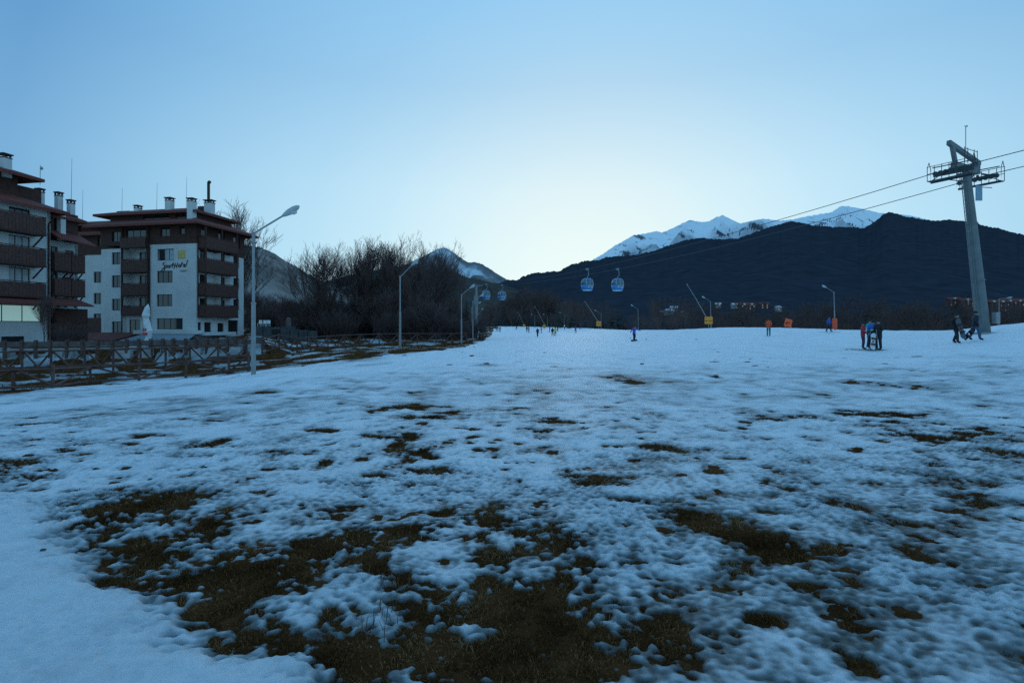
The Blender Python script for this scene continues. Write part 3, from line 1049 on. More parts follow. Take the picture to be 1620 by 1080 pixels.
def bush(px, d, H, kind, label, group):
    o = bpy.data.objects.new('bare_bush', SHRUB[kind])
    COL.objects.link(o)
    o.location = on_ground(px, d)
    k = H / 4.0
    o.scale = (k * rnd.uniform(1.0, 1.5), k * rnd.uniform(1.0, 1.5), k)
    o.rotation_euler = (0, 0, rnd.uniform(0, 6.28))
    return tag(o, label, 'bush', group)


# the copse of bare trees right of the hotel
g = 'bare trees of the copse beside the slope'
front_row = [(497, 84, 14.5, 1, 'spreading bare tree at the left end of the copse, wide low fork'), (520, 88, 14.8, 0, 'tall bare tree with a round crown just right of the leftmost crown'),
             (566, 90, 15.5, 2, 'bare tree with thin crown left of the middle of the copse'), (592, 86, 15.6, 3, 'bare tree in the middle of the copse with dense upright twigs'),
             (625, 90, 16.3, 4, 'bare tree behind the second street lamp in the copse'), (655, 84, 15.6, 0, 'tallest looking bare tree above the second lamp arm'),
             (682, 88, 15.2, 1, 'broad bare tree at the right side of the copse against the peak'), (712, 92, 13.5, 3, 'last bare tree of the copse in front of the pointed peak')]
for px, d, H, k, lab in front_row:
    bare_tree(px, d, H * 1.12, k, lab, g)


def where(px):
    return ('between the hotel and the stone monument' if px < 470 else 'between the stone monument and the second street lamp' if px < 600 else
            'behind the second street lamp' if px < 690 else 'at the right end of the copse by the third street lamp')


for i in range(30):
    px = 452 + 9.7 * i + rnd.uniform(-6, 6)
    H = rnd.uniform(6.5, 9.0) if 500 < px < 700 else rnd.uniform(5.0, 7.5)
    bare_tree(px, rnd.uniform(80, 108), H, rnd.randrange(5), 'dark bare inner tree ' + where(px), g)
g2 = 'dark conifers standing in the copse'
for i, (px, d, H) in enumerate([(476, 112, 8), (540, 100, 9), (556, 95, 8.5), (585, 104, 10), (612, 98, 9.5), (640, 104, 10.5), (662, 97, 9.5), (700, 98, 9), (722, 102, 8.5), (738, 106, 8)]):
    conifer(px, d, H, i % 3, 'half hidden dark conifer ' + where(px), g2)
g3 = 'brown bushes at the foot of the copse'
for i in range(64):
    px = 404 + (752 - 404) * i / 63 + rnd.uniform(-4, 4)
    d = rnd.uniform(74, 100)
    bush(px, d, rnd.uniform(3.0, 5.4) if 470 < px < 690 else rnd.uniform(2.0, 3.8), rnd.randrange(3), 'leafless brown bush ' + where(px), g3)
g4 = 'trees on the hillside between hotel and copse'
for i in range(14):
    bare_tree(388 + 7.2 * i, rnd.uniform(118, 165), rnd.uniform(7, 11), rnd.randrange(5), 'bare tree on the brown hillside between hotel and copse', g4)
for i in range(8):
    conifer(392 + 11 * i, rnd.uniform(130, 170), rnd.uniform(7, 12), i % 3, 'dark conifer on the hillside between hotel and copse', 'dark conifers below the brown hill')
bare_tree(366, 96, 24.5, 3, 'bare tree whose crown shows above the hotel roof', None)
bare_tree(334, 98, 24.0, 1, 'thin bare treetop rising behind the hotel chimneys', None)

# far woods behind the crest of the slope: reads as one mass
LOWB = []
for k in range(4):
    tk, segs = grow_bare(900 + k, 11, .16, levels=4, kids=(3, 3, 2), lens=(.42, .28, .18, .12), minr=.03, nmain=8)
    al = [(s[0], s[1], s[2], s[3]) for s in tk] + [(s[0], s[1], s[2], s[3]) for s in segs]
    arr = lambda j: np.array([tuple(s[j]) for s in al])
    LOWB.append(seg_mesh(arr(0), arr(1), np.array([s[2] for s in al]), np.array([s[3] for s in al]), 3))
LOWC = [conifer_geo(950 + k, 12, 9, 7) for k in range(2)]


def woods(name, spots, label, brown):
    """spots: (x, y, z, height, conifer?)"""
    Vq, Qq, Vt, Tt = [], [], [], []
    nq = ntv = 0
    for x, y, z_, H, con in spots:
        a = rnd.uniform(0, 6.28)
        R = np.array([[math.cos(a), -math.sin(a), 0], [math.sin(a), math.cos(a), 0], [0, 0, 1]])
        if con:
            V, T = LOWC[rnd.randrange(2)]
            k = H / 12
            W_ = (V * k * np.array([1.15, 1.15, 1])) @ R.T + np.array([x, y, z_])
            Vt.append(W_)
            Tt.append(T + ntv)
            ntv += len(V)
        else:
            V, Qs = LOWB[rnd.randrange(4)]
            k = H / 11
            W_ = (V * k * np.array([1.2, 1.2, 1])) @ R.T + np.array([x, y, z_])
            Vq.append(W_)
            Qq.append(Qs + nq)
            nq += len(V)
    if Vq:
        tag(np_mesh(name, np.vstack(Vq), np.vstack(Qq), M[brown], smooth=False), label[0], None, None, 'stuff')
    if Vt:
        tag(np_mesh('conifer_' + name, np.vstack(Vt), np.vstack(Tt), M['needle'], smooth=False), label[1], None, None, 'stuff')


sp = []
for i in range(120):                                    # tall mass at the end of the slope
    px = rnd.uniform(770, 915)
    d = rnd.uniform(325, 400)
    p = on_ground(px, d)
    tall = np.interp(px, [770, 815, 850, 890, 915], [14, 22, 25, 23, 16])
    sp.append((p.x, p.y, p.z - 1, tall * rnd.uniform(.65, 1.05), rnd.random() < .25))
for i in range(110):
    px = rnd.uniform(770, 1030)
    p = on_ground(px, rnd.uniform(275, 330) if px < 880 else rnd.uniform(190, 260))
    sp.append((p.x, p.y, p.z - 1, rnd.uniform(7, 13) * (1 if px < 985 else .7), rnd.random() < .5))
woods('far_woods', sp, ('brown leafless woods at the far end of the slope', 'dark conifers at the far end of the slope'), 'twig')
sp = []
for i in range(230):
    px = rnd.uniform(1005, 1760)
    d = rnd.uniform(130, 230)
    p = on_ground(px, d)
    sp.append((p.x, p.y, p.z - .5, rnd.uniform(6.0, 10.5) * np.interp(px, [1000, 1250, 1620], [.85, 1.0, 1.15]), rnd.random() < .12))
for i in range(90):
    px = rnd.uniform(1000, 1800)
    p = on_ground(px, rnd.uniform(100, 125))
    sp.append((p.x, p.y, p.z - .3, rnd.uniform(2.0, 4.0), False))
woods('valley_woods', sp, ('low brown leafless trees beyond the snow crest on the right', 'few dark conifers beyond the snow crest on the right'), 'twig')
# ------------------------------------------------------------------ hotel
ROT = math.atan2(-.18, .98)


def wall_panel(root, name, face, pos, u0, u1, z0, z1, openings, material, thick=.3):
    """wall on the plane x=pos ('x', facing +x) or y=pos ('y', facing -y) with rectangular holes"""
    us = sorted({u0, u1, *[o[0] for o in openings], *[o[1] for o in openings]})
    zs = sorted({z0, z1, *[o[2] for o in openings], *[o[3] for o in openings]})
    us = [q for q in us if u0 <= q <= u1]
    zs = [q for q in zs if z0 <= q <= z1]
    mb = MB()
    for a, b_ in zip(us, us[1:]):
        run = None
        cells_ = []
        for c, d in zip(zs, zs[1:]):
            mu, mz = (a + b_) / 2, (c + d) / 2
            hole = any(o[0] < mu < o[1] and o[2] < mz < o[3] for o in openings)
            if not hole:
                if run and abs(run[1] - c) < 1e-6:
                    run[1] = d
                else:
                    run = [c, d]
                    cells_.append(run)
            else:
                run = None
        for c, d in cells_:
            if face == 'y':
                mb.box(a, b_, pos, pos + thick, c, d)
            else:
                mb.box(pos - thick, pos, a, b_, c, d)
    return mb.build(name, material, root)


def window(root, face, pos, u0, u1, z0, z1, nv=2, glass=None, nh=0, depth=.14, name='window'):
    """frame as a part of the building, its pane a sub-part"""
    fr = MB()
    t_ = .07

    def bx(a, b_, c, d, p0, p1):
        if face == 'y':
            fr.box(a, b_, pos + p0, pos + p1, c, d)
        else:
            fr.box(pos - p1, pos - p0, a, b_, c, d)
    bx(u0, u0 + t_, z0, z1, depth, depth + .08)
    bx(u1 - t_, u1, z0, z1, depth, depth + .08)
    bx(u0 + t_, u1 - t_, z0, z0 + t_, depth, depth + .08)
    bx(u0 + t_, u1 - t_, z1 - t_, z1, depth, depth + .08)
    for k in range(1, nv):
        c = u0 + (u1 - u0) * k / nv
        bx(c - .035, c + .035, z0 + t_, z1 - t_, depth + .005, depth + .075)
    for k in range(1, nh + 1):
        c = z0 + (z1 - z0) * k / (nh + 1)
        bx(u0 + t_, u1 - t_, c - .03, c + .03, depth + .012, depth + .068)
    f = fr.build(name, M['frame'], root)
    pb = MB()
    if face == 'y':
        pb.box(u0 + .03, u1 - .03, pos + depth + .03, pos + depth + .05, z0 + .03, z1 - .03)
    else:
        pb.box(pos - depth - .05, pos - depth - .03, u0 + .03, u1 - .03, z0 + .03, z1 - .03)
    pb.build('pane', glass or M['glass'], f)
    return f


def balcony(root, face, pos, u0, u1, z0, z1, out, brackets=True, posts=0):
    """boarded balcony: part with slab, boards and handrail as sub-parts"""
    def q(mb, a, b_, p0, p1, c, d):
        if face == 'y':
            mb.box(a, b_, pos - p1, pos - p0, c, d)
        else:
            mb.box(pos + p0, pos + p1, a, b_, c, d)
    sl = MB()
    q(sl, u0, u1, 0.003, out, z0 - .16, z0)
    b0 = sl.build('balcony', M['brown'], root)
    bd = MB()
    n = max(3, int((u1 - u0) / .28))
    for k in range(n):
        a = u0 + (u1 - u0) * k / n
        q(bd, a + .012, a + (u1 - u0) / n - .012, out - .05, out - .02, z0 - .1, z1 - .12)
    for k in range(4):
        p_ = .1 + (out - .2) * k / 4
        for s_ in (u0, u1 - .04):
            q(bd, s_, s_ + .04, p_, p_ + (out - .2) / 4 - .02, z0 - .1, z1 - .12)
    bd.build('board', M['brown2'], b0)
    hr = MB()
    q(hr, u0 - .03, u1 + .03, out - .09, out + .02, z1 - .07, z1)
    q(hr, u0 - .03, u0 + .07, .02, out - .09, z1 - .07, z1)
    q(hr, u1 - .07, u1 + .03, .02, out - .09, z1 - .07, z1)
    hr.build('handrail', M['brown2'], b0)
    if brackets:
        bk = MB()
        for a in (u0 + .25, u1 - .25):
            if face == 'y':
                bk.beam((a, pos - .02, z0 - 1.2), (a, pos - out + .1, z0 - .2), .1)
            else:
                bk.beam((pos + .02, a, z0 - 1.2), (pos + out - .1, a, z0 - .2), .1)
        bk.build('bracket', M['brown'], b0)
    return b0


def chimney(parent, x, y, z0, z1, w=.8, d=.7):
    c = MB().box(x - w / 2, x + w / 2, y - d / 2, y + d / 2, z0, z1).build('chimney', M['stucco'], parent)
    cp = MB()
    for sx in (-1, 1):
        for sy in (-1, 1):
            cp.box(x + sx * w * .38 - .06, x + sx * w * .38 + .06, y + sy * d * .38 - .06, y + sy * d * .38 + .06, z1, z1 + .22)
    cp.box(x - w * .62, x + w * .62, y - d * .62, y + d * .62, z1 + .22, z1 + .34)
    cp.box(x - w * .56, x + w * .56, y - d * .56, y + d * .56, z1 - .10, z1 - .03)
    cp.build('chimney_cap', M['cap'], c)
    return c


hotel = thing('hotel', (-39.2, 63.5, 0), 'white and brown alpine hotel block with lettering on its wall and stacked boarded balconies', 'hotel', None, ROT)
gl, cu = M['glass'], M['curtain']
# --- front face (y = 0), white block with the lettering: x -6.7..0
ops = [(-5.6, -3.15, 9.75, 11.2), (-5.65, -3.35, 6.95, 8.45), (-5.7, -3.4, 4.0, 5.5), (-5.7, -1.9, 1.1, 2.5)]
wall_panel(hotel, 'wall', 'y', 0, -6.7, 0, -.9, 11.8, ops, M['stucco'])
window(hotel, 'y', 0, *ops[0], nv=3, glass=cu)
window(hotel, 'y', 0, *ops[1], nv=3)
window(hotel, 'y', 0, *ops[2], nv=3)
window(hotel, 'y', 0, *ops[3], nv=4)
# open sash and the white blind hanging beside the top window
MB().box(-5.35, -4.6, .07, .11, 9.8, 11.1).build('open_sash', M['dark'], hotel)
# --- balcony column x -10.7..-6.7, wall set back
ops = [(-9.2, -7.7, 9.0, 11.0), (-9.2, -7.7, 5.95, 8.0), (-9.2, -7.7, 3.3, 5.2), (-10.0, -8.4, .4, 2.35)]
wall_panel(hotel, 'wall', 'y', .9, -10.7, -6.7, .1, 11.8, ops[:3], M['stucco'])
for o_ in ops[:3]:
    window(hotel, 'y', .9, *o_, nv=2)
wall_panel(hotel, 'wall', 'y', .25, -10.7, -6.7, -.9, 3.0, [ops[3]], M['stucco'], .2)
window(hotel, 'y', .25, *ops[3], nv=2, depth=.08)
for z0, z1 in ((8.45, 10.0), (5.5, 6.95), (3.0, 4.1)):
    balcony(hotel, 'y', .9, -10.6, -6.8, z0, z1, 1.2, brackets=False)
pp = MB()
for x in (-10.62, -6.80):
    pp.box(x - .09, x + .09, -.30, -.12, 3.0, 14.0)
pp.build('balcony_post', M['brown'], hotel)
# --- left white panel x -14..-10.7
ops = [(-12.4, -11.1, 9.4, 10.95), (-12.4, -11.1, 6.45, 8.0), (-12.4, -11.1, 3.5, 5.0), (-12.4, -11.0, .5, 2.1)]
wall_panel(hotel, 'wall', 'y', 0, -14.0, -10.7, -.9, 11.4, ops, M['stucco'])
for o_ in ops:
    window(hotel, 'y', 0, *o_, nv=2)
MB().box(-14.0, -13.7, .3, 4.2, -.9, 11.4).box(-10.95, -10.7, .3, .9, 3.0, 11.4).box(-6.7, -6.45, .3, .9, 3.0, 11.8).build('side_wall', M['stucco'], hotel)
# --- recessed part further left
ops = [(-15.6, -14.5, 8.9, 10.6), (-15.6, -14.5, 5.9, 7.6), (-15.6, -14.5, 3.0, 4.6), (-18.7, -17.3, 7.4, 8.9), (-18.7, -17.3, 4.5, 6.0), (-18.7, -17.3, 1.6, 3.2)]
wall_panel(hotel, 'wall', 'y', 3.0, -26.0, -14.0, -.9, 11.2, ops, M['stucco'])
for o_ in ops:
    window(hotel, 'y', 3.0, *o_, nv=2)
# --- right face (x = 0)
ops = [(.6, 1.6, 9.0, 11.0), (3.6, 4.9, 9.0, 11.0), (.6, 1.6, 5.95, 8.0), (3.6, 4.9, 5.95, 8.0), (.6, 1.6, 3.3, 5.0), (3.6, 4.9, 3.3, 5.0),
       (6.5, 7.6, 9.5, 11.0), (6.5, 7.6, 6.6, 8.1), (6.5, 7.6, 3.7, 5.2), (.25, .85, .6, 2.0), (1.35, 2.5, .6, 2.0), (3.6, 4.7, .5, 1.9), (5.5, 7.4, .3, 2.3)]
wall_panel(hotel, 'wall', 'x', 0, .3, 8.5, -.9, 11.8, ops, M['stucco'])
for k, o_ in enumerate(ops):
    window(hotel, 'x', 0, *o_, nv=3 if k == 12 else 2)
MB().box(-25.8, -.3, 8.2, 8.5, .1, 11.8).box(-26, -.35, 3.32, 8.2, .2, .3).build('back_wall', M['stucco'], hotel)
MB().box(-13.6, -.5, 1.4, 8.1, .3, 11.6).box(-25.5, -13.6, 3.6, 8.1, .3, 11.2).build('interior', M['dark'], hotel)
for z0, z1 in ((8.35, 10.0), (5.4, 6.95), (2.75, 4.25)):
    balcony(hotel, 'x', 0, .25, 5.9, z0, z1, 1.25, brackets=False)
pp = MB()
for y in (.32, 3.05, 5.82):
    pp.box(1.02, 1.2, y - .08, y + .08, 2.7, 14.0)
pp.build('balcony_post', M['brown'], hotel)
pt = MB()
for z0 in (2.75, 5.4, 8.35):
    pt.box(.003, 1.15, 2.98, 3.10, z0, z0 + 2.6)
pt.build('balcony_divider', M['stucco'], hotel)
# --- brown top storey with openings, slightly proud of the white walls
ops = [(-5.1, -3.7, 12.75, 13.95), (-2.3, -1.55, 12.95, 14.0), (-12.3, -11.0, 12.3, 13.6), (-10.2, -7.2, 12.6, 14.0), (-18.0, -16.8, 12.4, 13.5)]
wall_panel(hotel, 'timber_wall', 'y', -.06, -14.05, .06, 11.8, 14.3, ops[:4], M['brown'])
for k, o_ in enumerate(ops[:4]):
    window(hotel, 'y', -.06, *o_, nv=(2, 1, 2, 3)[k])
balcony(hotel, 'y', -.06, -10.6, -6.8, 11.5, 12.75, .5, brackets=False)
wall_panel(hotel, 'timber_wall', 'y', 2.94, -26, -14.05, 11.2, 14.0, [ops[4]], M['brown'])
window(hotel, 'y', 2.94, *ops[4], nv=2)
opx = [(.8, 1.7, 12.9, 14.0), (3.7, 4.8, 12.4, 14.0), (6.4, 7.7, 12.2, 13.7)]
wall_panel(hotel, 'timber_wall', 'x', .06, .24, 8.56, 11.0, 14.3, opx, M['brown'])
for o_ in opx:
    window(hotel, 'x', .06, *o_, nv=2)
balcony(hotel, 'x', .06, .25, 5.9, 11.3, 12.75, 1.2, brackets=False)
MB().box(-25.8, -.3, 3.3, 8.5, 11.82, 14.2).box(-13.7, -.3, .3, 3.3, 11.82, 14.2).build('top_storey_core', M['dark'], hotel)


def skirt_roof(parent, x0, x1, y0, y1, zo, zi, over, inset, material, name='roof', th=.28):
    """sloping roof skirt all round a block: eave ring at zo pushed out by over, inner ring at zi pulled in by inset"""
    mb = MB()
    o_ = [(x0 - over, y0 - over), (x1 + over, y0 - over), (x1 + over, y1 + over), (x0 - over, y1 + over)]
    i_ = [(x0 + inset, y0 + inset), (x1 - inset, y0 + inset), (x1 - inset, y1 - inset), (x0 + inset, y1 - inset)]
    vs = [(*p, zo) for p in o_] + [(*p, zi) for p in i_] + [(*p, zo - th) for p in o_] + [(*p, zi - th * 1.5) for p in i_]
    fs = []
    for k in range(4):
        n_ = (k + 1) % 4
        fs += [(k, n_, 4 + n_, 4 + k), (8 + n_, 8 + k, 12 + k, 12 + n_), (k, 8 + k, 8 + n_, n_)]
    fs += [(4, 5, 6, 7), (15, 14, 13, 12)]
    mb.add(vs, fs)
    return mb.build(name, material, parent)


skirt_roof(hotel, -14.0, 0, 0, 8.5, 14.25, 15.25, 1.35, 1.0, M['roof'])
skirt_roof(hotel, -26, -14.0, 3.0, 8.5, 13.95, 14.7, 1.1, .8, M['roof'])
# attic storey set back
at_ops = [(-9.2, -5.2, 14.95, 15.9), (-4.3, -2.2, 15.05, 15.85)]
wall_panel(hotel, 'attic_wall', 'y', 1.4, -14.2, -1.1, 14.6, 16.1, at_ops, M['brown'])
for o_ in at_ops:
    window(hotel, 'y', 1.4, *o_, nv=3)
MB().box(-1.4, -1.1, 1.7, 7.4, 14.6, 16.1).build('attic_side', M['brown'], hotel)
MB().box(-22, -14.2, 4.0, 7.4, 14.4, 15.6).build('attic_side', M['brown'], hotel)
MB().box(-14.1, -1.42, 1.75, 7.4, 14.7, 16.0).build('attic_core', M['dark'], hotel)
top = skirt_roof(hotel, -14.6, -1.4, 1.4, 7.2, 16.05, 17.2, 1.1, 2.4, M['roof'])
skirt_roof(hotel, -26, -14.6, 3.6, 7.6, 15.5, 16.3, .9, 1.6, M['roof'])
for x, y, z0, z1, w in ((-11.6, 3.0, 16.3, 17.3, .62), (-6.3, 2.6, 16.6, 18.0, .8), (-1.1, .55, 14.5, 17.2, .75), (-1.2, 3.6, 16.2, 17.7, 1.05)):
    chimney(top, x, y, z0, z1, w)
MB().tube([(-1.35, 3.6, 17.9), (-1.35, 3.6, 20.3)], .17, 8).tube([(-1.35, 3.6, 20.3), (-1.1, 3.55, 20.45)], .2, 8).build('flue_pipe', M['cap'], top)
MB().box(-15.0, -13.0, 3.0, 3.8, 16.4, 17.0).build('roof_vent', M['cap'], top)
MB().box(-3.0, -1.6, 3.6, 4.4, 16.8, 17.3).build('roof_vent', M['cap'], top)
an = MB()
for x, y, z0, z1 in ((-14.6, 3.4, 16.6, 20.2), (-9.9, 4.2, 16.9, 20.9), (-5.1, 4.0, 17.0, 21.4), (-22.0, 4.2, 15.8, 20.6)):
    MB().tube([(x, y, z0), (x + .08, y, z1)], [.03, .015], 5).build('aerial', M['metal'], top)
# drain pipes
dp = MB()
for x in (-6.62, -10.78):
    dp.tube([(x, -.10, .2), (x, -.10, 11.6)], .07, 6)
dp.tube([(.10, .22, 2.6), (.10, .22, 11.5)], .07, 6)
dp.build('drainpipe', M['brown'], hotel)
# --- terrace in front: pale parapet, low glazed canopy, dark red awning roof on the left
MB().box(-7.6, .9, -1.5, -.02, .55, 1.0).box(.02, 1.5, .0, 5.2, .35, .75).build('terrace_parapet', M['stucco'], hotel)
cp = MB()
cp.add([(-7.4, -4.2, -.35), (2.2, -4.2, -.35), (1.2, -1.52, .50), (-6.2, -1.52, .50), (-7.4, -4.2, -.45), (2.2, -4.2, -.45), (1.2, -1.52, .40), (-6.2, -1.52, .40)],
       [(0, 1, 2, 3), (7, 6, 5, 4), (0, 4, 5, 1), (1, 5, 6, 2), (3, 2, 6, 7), (0, 3, 7, 4)])
cp.build('terrace_canopy', M['canopy'], hotel)
cp = MB()
cp.add([(-20, -4.0, -.15), (-7.8, -4.0, -.15), (-7.8, -.03, .7), (-20, -.03, .7), (-20, -4.0, -.3), (-7.8, -4.0, -.3), (-7.8, -.03, .5), (-20, -.03, .5)],
       [(0, 1, 2, 3), (7, 6, 5, 4), (0, 4, 5, 1), (1, 5, 6, 2), (3, 2, 6, 7), (0, 3, 7, 4)])
cp.build('awning_roof', M['roof'], hotel)
MB().box(-19.5, -8.0, -3.3, -3.0, -1.2, -.25).build('tavern_wall', M['brown'], hotel)
MB().box(-19.9, -14.1, 1.2, 1.5, .5, 2.6).build('tavern_upper_wall', M['brown2'], hotel)

# --- the hotel lettering, brush strokes on the wall, and the square emblem
GLY = {'S': [[(.9, 1.35), (.55, 1.25), (.35, 1.0), (.75, .75), (.85, .5), (.45, .2), (-.25, -.55)]], 'p': [[(.1, .75), (-.15, -.35)], [(.1, .7), (.45, .8), (.5, .5), (.2, .25), (.02, .3)]],
       'o': [[(.4, .7), (.12, .6), (.1, .3), (.35, .2), (.52, .45), (.4, .7)]], 'r': [[(.1, .72), (.05, .2)], [(.07, .5), (.28, .72), (.45, .68)]],
       't': [[(.35, 1.15), (.1, .25)], [(.05, .75), (.55, .85)]], 'H': [[(.35, 1.05), (.0, .05)], [(.85, 1.1), (.55, .1)], [(.15, .5), (.75, .6)]],
       'e': [[(.1, .42), (.48, .5), (.4, .72), (.15, .6), (.1, .3), (.3, .2), (.5, .28)]], 'l': [[(.55, 1.5), (.1, .2)]]}
ADV = {'S': .78, 'p': .56, 'o': .55, 'r': .42, 't': .50, 'H': .92, 'e': .52, 'l': .4}
lt = MB()
cx, s_ = 0.0, .66
for ch in 'SportHotel':
    for st in GLY[ch]:
        pts = [(-5.0 + (cx + p[0]) * s_, 8.62 + p[1] * s_ + cx * .028) for p in st]
        for (xa, za), (xb, zb) in zip(pts, pts[1:]):
            lt.beam((xa, -.022, za), (xb, -.022, zb), .10, .035, up=(0, 1, 0))
    cx += ADV[ch]
lt.beam((-2.3, -.022, 8.42), (-1.25, -.022, 8.46), .05, .03, up=(0, 1, 0))
lt.beam((-2.1, -.022, 8.32), (-1.4, -.022, 8.34), .04, .03, up=(0, 1, 0))
lt.build('lettering', M['black'], hotel)
em = MB().box(-2.55, -1.55, -.06, -.003, 9.95, 10.95).build('emblem', M['gold'], hotel)
pl = MB()
for i in range(2):
    for j in range(2):
        pl.box(-2.42 + .42 * i, -2.08 + .42 * i, -.085, -.062, 10.08 + .42 * j, 10.42 + .42 * j)
pl.build('emblem_square', M['white'] if False else mat('pale_yellow', (.62, .50, .22), .6), em)

# --- the nearer wing on the left edge
wing = thing('hotel_wing', (-45.7, 50.7, 0), 'white hotel wing at the left edge with three wooden balconies and a glazed restaurant', 'hotel', None, ROT)
ops = []
for z0, z1 in ((10.45, 12.6), (7.35, 10.0), (4.6, 7.05)):
    ops += [(-3.6, -1.8, z0, z1), (-7.2, -4.5, z0, z1)]
ops += [(-14, -.75, 1.95, 3.55)]
wall_panel(wing, 'wall', 'x', 0, -14, 0, -.6, 12.9, ops, M['stucco'])
for k, o_ in enumerate(ops[:-1]):
    window(wing, 'x', 0, *o_, nv=3, glass=gl if k % 2 or k == 0 else M['curtain'])
window(wing, 'x', 0, *ops[-1], nv=8, glass=M['litglass'], name='restaurant_window')
for z0, z1 in ((10.3, 11.95), (7.3, 8.95), (4.35, 5.7)):
    balcony(wing, 'x', 0, -10, -1.35, z0, z1, 1.3)
MB().box(-10, -.35, -13.8, -.3, -.6, 12.6).build('interior', M['dark'], wing)
MB().box(-10, -.0, -.3, 0, -.6, 12.9).build('end_wall', M['stucco'], wing)
wr = MB()
wr.add([(.02, -14, 4.55), (.02, 2.5, 4.35), (2.2, 2.5, 3.65), (2.2, -14, 3.7), (.02, -14, 4.35), (.02, 2.5, 4.15), (2.2, 2.5, 3.5), (2.2, -14, 3.55)],
       [(0, 3, 2, 1), (4, 5, 6, 7), (3, 7, 6, 2), (1, 2, 6, 5), (0, 4, 7, 3)])
wr.build('canopy_roof', M['roof'], wing)
MB().tube([(.12, -.25, .0), (.12, -.25, 11.6), (.5, -.05, 12.3)], .07, 6).build('drainpipe', M['brown'], wing)
MB().box(.02, .06, -4.2, -2.4, -.5, .6).build('garage_door', M['dark'], wing)
# set-back part towards the main block
ops = [(.4, 1.4, 8.0, 9.6), (2.1, 3.0, 8.0, 9.4), (.4, 1.4, 5.2, 7.0), (2.1, 3.0, 5.0, 6.6)]
wall_panel(wing, 'wall', 'x', -.9, .0, 3.4, -.6, 10.2, ops, M['stucco'])
for o_ in ops:
    window(wing, 'x', -.9, *o_, nv=2)
wall_panel(wing, 'timber_wall', 'x', -.86, .02, 3.4, 10.2, 13.2, [(1.0, 2.2, 11.2, 12.6)], M['brown'])
window(wing, 'x', -.86, 1.0, 2.2, 11.2, 12.6, nv=2)
MB().box(-9, -1.25, .02, 3.1, -.6, 13.1).build('rear_interior', M['dark'], wing)
MB().box(-9, -.9, 3.1, 3.4, -.6, 13.2).build('rear_wall', M['stucco'], wing)
for z0, z1 in ((7.2, 9.0), (4.7, 6.4)):
    balcony(wing, 'x', -.9, .1, 1.7, z0, z1, 1.3)
    balcony(wing, 'x', -.9, 1.9, 3.3, z0, z1, 1.1)
MB().box(-.86, .6, .1, 3.2, -.6, 3.3).build('lean_to', M['brown'], wing)
wr = MB()
wr.add([(-.84, .0, 11.3), (-.84, 3.6, 11.1), (1.1, 3.8, 10.0), (1.1, -.0, 10.3), (-.84, .0, 11.1), (-.84, 3.6, 10.9), (1.1, 3.8, 9.85), (1.1, .0, 10.15)],
       [(0, 3, 2, 1), (4, 5, 6, 7), (3, 7, 6, 2), (1, 2, 6, 5), (0, 4, 7, 3)])
wr.build('skirt_roof', M['roof'], wing)
skirt_roof(wing, -10, 0, -14, .1, 12.95, 14.3, 1.0, 2.2, M['roof'])
skirt_roof(wing, -9.8, -.9, .12, 3.4, 12.7, 13.7, .55, 1.4, M['roof'])
MB().box(-9, -1.8, -13, -1.6, 13.6, 16.0).build('attic_wall', M['brown'], wing)
window(wing, 'x', -1.74, -6.1, -3.4, 14.35, 15.75, nv=2, depth=-.02)
t2 = skirt_roof(wing, -9, -1.8, -13, -1.6, 16.0, 17.4, 1.4, 2.6, M['roof'])
MB().box(-6, -2.3, -1.55, .9, 13.6, 15.3).build('attic_step', M['brown'], wing)
chimney(t2, -1.9, -2.6, 15.6, 17.5, .75, .7)
chimney(t2, -3.0, 1.3, 13.4, 15.3, .55, .5)
chimney(t2, -2.2, 2.5, 13.0, 15.2, .5, .5)
chimney(t2, -1.4, 3.1, 12.6, 14.5, .5, .5)
MB().box(-.85, -.35, 1.25, 1.75, 10.3, 13.1).build('white_flue', M['stucco'], t2)
an = MB().tube([(-3.0, 1.3, 16.0), (-2.95, 1.3, 18.0)], .03, 5).ball((-2.8, 1.3, 17.7), .14, .14, .18, 6, 4)
an.build('aerial', M['metal'], t2)
MB().tube([(-2.0, 3.6, 14.0), (-1.9, 3.6, 19.4)], [.03, .015], 5).build('aerial', M['metal'], t2)

# furled white parasol with red print, standing on the terrace edge
p = on_ground(233, 44)
zt, zb = at(0, 481, 44).z, at(0, 541, 44).z
par = thing('furled_parasol', (p.x, 44, zb - .6), 'closed white parasol with red lettering standing before the hotel terrace', 'parasol')
h = zt - zb
MB().tube([(0, 0, 0), (0, 0, h + .5)], .045, 8).build('pole', M['metal'], par)
cl = MB()
pts, rad = [], []
for t_, r_ in ((0, .34), (.12, .30), (.30, .42), (.34, .36), (.50, .36), (.62, .30), (.70, .42), (.76, .36), (.90, .26), (1, .04)):
    pts.append((.12 * math.sin(t_ * 7), 0, .6 + h * t_))
    rad.append(r_ * .72)
cv = cl.tube(pts, rad, 12).build('cover', M['cloth'], par)
rp = MB()
for z_, xs in ((1.2, (-.2, .02, .2)), (1.55, (-.16, .08))):
    for x in xs:
        rp.beam((x * .7 - .05, -.30, z_), (x * .7 + .05, -.31, z_ + .22), .08, .03, up=(0, 1, 0))
        rp.beam((x * .7 + .05, -.31, z_), (x * .7 - .04, -.30, z_ + .2), .06, .03, up=(0, 1, 0))
rp.build('red_print', M['redprint'], cv)

# small bare tree and bush in front of the wing
t_ = bare_tree(70, 42, 4.6, 2, 'small bare tree in front of the glazed restaurant of the wing', None)
t_.location.z = at(0, 541, 42).z - .2
t_.scale.x *= .6
t_.scale.y *= .6
bu = bush(112, 43, 1.9, 0, 'dark leafless bush at the corner of the hotel wing', None)
bu.location.z = -.2

